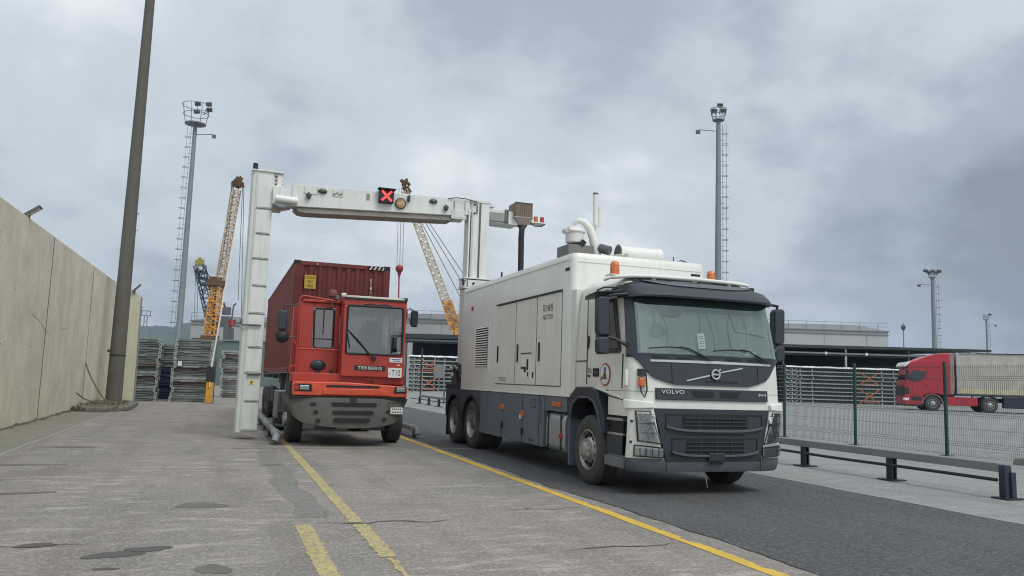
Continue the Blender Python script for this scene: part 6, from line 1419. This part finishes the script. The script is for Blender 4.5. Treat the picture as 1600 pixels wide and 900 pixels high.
b=MB(); P=at(D,332); b.box(P.x-1.5,P.x+1.5,P.y-1,P.y+1,0,zat(D,332,528)); b.build('base',M['navy'],k2)
b=MB()
for x in (303,307): b.cyl(pt(D,x+3,412),pt(D,x,525),.04,.04,5)
b.cyl(pt(D,318,410),pt(D,336,455),.07,.07,5); b.build('rope',M['rope'],k2)
D=95
k4=thing('small_crane','small grey crane with a dark red turning head right of the yellow crane','crane',tuple(at(D,361).xy)+(0,))
b=MB(); b.cyl(pt(D,361,575),pt(D,362,512),.33,.25,10); b.build('column',M['steel'],k4)
b=MB(); b.cyl(pt(D,362,509),pt(D,362,500),.42,.25,10); b.bar(pt(D,357,504),pt(D,368,501),.22); b.bar(pt(D,360,512),pt(D,359,500),.15); b.build('turning_head',M['hook'],k4)
b=MB(); b.bar(pt(D,362,500),pt(D,365,478),.18); b.bar(pt(D,365,478),pt(D,369,474),.15); b.obox(pt(D,354,486),(1.0,.8,.9)); b.bar(pt(D,349,472),pt(D,354,486),.2); b.build('jib',M['steel'],k4)
D=108
k3=thing('harbour_crane','cream lattice boom crane seen between gantry column and hanging hook, boom leaning left','crane',tuple(at(D,716).xy)+(0,))
b=MB(); lattice(b,pt(D,716,522),pt(D,632,297),1.25,.8,34,.075); b.build('boom',M['cranep'],k3)
b=MB(); q=pt(D,716,521); b.obox(q,(1.3,1.2,1.4)); q=pt(D,700,476); b.obox(q,(1.2,.9,1.0),Matrix.Rotation(-.36,3,'Y')); lattice(b,pt(D,712,512),pt(D,700,478),1.4,1.2,5,.1); b.build('boom_foot',M['craneo'],k3)
b=MB(); P=at(D,722); b.box(P.x-1.6,P.x+1.8,P.y-1.5,P.y+1.5,0,zat(D,720,527)); b.build('base',M['craneo'],k3)
b=MB(); rnd=random.Random(19)
for i in range(16): q=pt(D,632+rnd.uniform(-4,7),291+rnd.uniform(-8,8)); b.obox(q,(rnd.uniform(.2,.5),.5,rnd.uniform(.3,1.0)),Matrix.Rotation(rnd.uniform(-.8,.1),3,'Y'))
b.build('boom_head',M['rustb'],k3)
b=MB()
for a,c in (((636,296),(760,482)),((633,296),(752,490)),((634,300),(738,500))): b.cyl(pt(D,*a),pt(D,*c),.055,.055,5)
for x0,x1 in ((622.5,620),(626.5,624.5),(631,629)): b.cyl(pt(D,x0+1,293),pt(D,x1,419),.035,.035,5)
b.build('rope',M['rope'],k3)
b=MB(); q=pt(D,624,420); b.sphere(q,.55,12,8,1.0); b.cyl(pt(D,624,425),pt(D,623.5,433),.3,.12,10); b.cyl(pt(D,623.5,433),pt(D,622.5,478),.10,.10,8); b.build('hook_block',M['hook'],k3)
hz=bpy.data.materials.new('thin_air_haze'); hz.use_nodes=True; hn=hz.node_tree; hn.nodes.clear(); ho_=hn.nodes.new('ShaderNodeOutputMaterial'); hv=hn.nodes.new('ShaderNodeVolumePrincipled')
hv.inputs['Color'].default_value=(.66,.80,1,1); hv.inputs['Density'].default_value=.00013; hv.inputs['Anisotropy'].default_value=.2; hn.links.new(hv.outputs[0],ho_.inputs['Volume'])
b=MB(); b.box(-4200,4200,-420,4200,-3.5,420); o=b.build('haze',hz,smooth=0); o['kind']='stuff'
# ================================================================ CAMERA, SKY, LIGHT
cam=bpy.data.cameras.new('camera'); co=bpy.data.objects.new('camera',cam); C.objects.link(co); S.camera=co
cam.sensor_width=36; cam.lens=F_PX/1600*36; cam.clip_start=.1; cam.clip_end=9000
m4=Matrix((RT,UP,-FW)).transposed().to_4x4(); m4.translation=Vector((0,0,HC)); co.matrix_world=m4
w=bpy.data.worlds.new('World'); S.world=w; w.use_nodes=True; nt=w.node_tree; N=nt.nodes; L=nt.links; N.clear()
out=N.new('ShaderNodeOutputWorld'); sky=N.new('ShaderNodeTexSky'); sky.sky_type='NISHITA'; sky.sun_disc=False
SEL,SAZ=math.radians(52),math.radians(158)   # azimuth clockwise from +Y
sky.sun_elevation=SEL; sky.sun_rotation=SAZ; sky.air_density=2; sky.dust_density=3
b1=N.new('ShaderNodeBackground'); b1.inputs[1].default_value=.08; L.new(sky.outputs[0],b1.inputs[0])
tc=N.new('ShaderNodeTexCoord'); sp_=N.new('ShaderNodeSeparateXYZ'); L.new(tc.outputs['Generated'],sp_.inputs[0])
def mth(op,a,b=None,c=None,clamp=False):
    n=N.new('ShaderNodeMath'); n.operation=op; n.use_clamp=clamp
    for i,q in enumerate((a,b,c)):
        if q is None: continue
        if isinstance(q,(int,float)): n.inputs[i].default_value=q
        else: L.new(q,n.inputs[i])
    return n.outputs[0]
def mr(x,a,b_,c,d,sm_=True):
    n=N.new('ShaderNodeMapRange'); n.interpolation_type='SMOOTHSTEP' if sm_ else 'LINEAR'
    for i,q in enumerate((a,b_,c,d)): n.inputs[i+1].default_value=q
    L.new(x,n.inputs[0]); return n.outputs[0]
zc_=mth('MAXIMUM',sp_.outputs[2],0.0); den=mth('ADD',zc_,.42)
cv=N.new('ShaderNodeCombineXYZ'); L.new(mth('DIVIDE',sp_.outputs[0],den),cv.inputs[0]); L.new(mth('DIVIDE',sp_.outputs[1],den),cv.inputs[1])
def nz(sc,det,rough,dist,off=(0,0,0)):
    mp=N.new('ShaderNodeMapping'); mp.inputs['Location'].default_value=off; L.new(cv.outputs[0],mp.inputs[0])
    n=N.new('ShaderNodeTexNoise'); n.inputs['Scale'].default_value=sc; n.inputs['Detail'].default_value=det; n.inputs['Roughness'].default_value=rough; n.inputs['Distortion'].default_value=dist; L.new(mp.outputs[0],n.inputs['Vector']); return n.outputs['Fac']
n1=nz(1.25,5,.5,.0,(3.1,1.7,0)); n2=nz(2.6,9,.6,.0,(0,5,2))
def lobe(px,py,p0,p1):
    d=(FW+RT*((px-800)/F_PX)+UP*(-(py-450)/F_PX)).normalized()
    v=N.new('ShaderNodeVectorMath'); v.operation='DOT_PRODUCT'; v.inputs[1].default_value=d; L.new(tc.outputs['Generated'],v.inputs[0]); return mr(v.outputs['Value'],p0,p1,0,1)
t0=mth('ADD',mth('MULTIPLY',mth('SUBTRACT',n1,.5),1.55),mth('MULTIPLY',mth('SUBTRACT',n2,.5),1.3))
t0=mth('ADD',t0,.53)
for (px,py,a0,a1,g_) in ((1570,340,.965,.999,-.30),(1330,440,.985,1.,.24),(1100,250,.985,1.,.08),(700,320,.93,1.,.22),(60,60,.985,1.,.12),(800,20,.965,1.,-.12),(1200,40,.98,1.,-.08),(80,250,.985,1.,-.05),(1500,60,.98,1.,.10),(640,230,.992,1.,.10)):
    t0=mth('ADD',t0,mth('MULTIPLY',lobe(px,py,a0,a1),g_))
cr=N.new('ShaderNodeValToRGB'); cr.color_ramp.interpolation='EASE'; e=cr.color_ramp.elements
e[0].position=.0; e[0].color=(.21,.24,.285,1); e[1].position=1.; e[1].color=(.74,.775,.81,1)
x=e.new(.35); x.color=(.345,.395,.445,1); x=e.new(.65); x.color=(.52,.575,.62,1)
L.new(t0,cr.inputs[0])
b2=N.new('ShaderNodeBackground'); L.new(cr.outputs[0],b2.inputs[0])
# overcast vault: brighter overhead and towards the veiled sun behind the camera, both raised out of view to light the truck faces
st_=mth('ADD',mr(sp_.outputs[2],.45,1.,1.,1.7),mth('MULTIPLY',mr(sp_.outputs[1],.0,-1.,0,1),.45))
L.new(st_,b2.inputs[1])
mx=N.new('ShaderNodeMixShader'); mx.inputs[0].default_value=.93; L.new(b1.outputs[0],mx.inputs[1]); L.new(b2.outputs[0],mx.inputs[2]); L.new(mx.outputs[0],out.inputs[0])
sl=bpy.data.lights.new('sun','SUN'); sl.energy=1.3; sl.angle=math.radians(24); sl.color=(1,.97,.92); so=bpy.data.objects.new('sun',sl); C.objects.link(so)
sd=Vector((math.sin(SAZ)*math.cos(SEL),math.cos(SAZ)*math.cos(SEL),math.sin(SEL))); so.rotation_euler=sd.to_track_quat('Z','Y').to_euler()
v=S.view_settings; v.view_transform='Standard'; v.look='None'; v.exposure=.32; v.gamma=1; v.use_curve_mapping=False
S.render.engine='CYCLES'; S.cycles.filter_width=1.1; S.cycles.max_bounces=6
for o in list(bpy.data.objects):
    if '_o' in o: del o['_o']
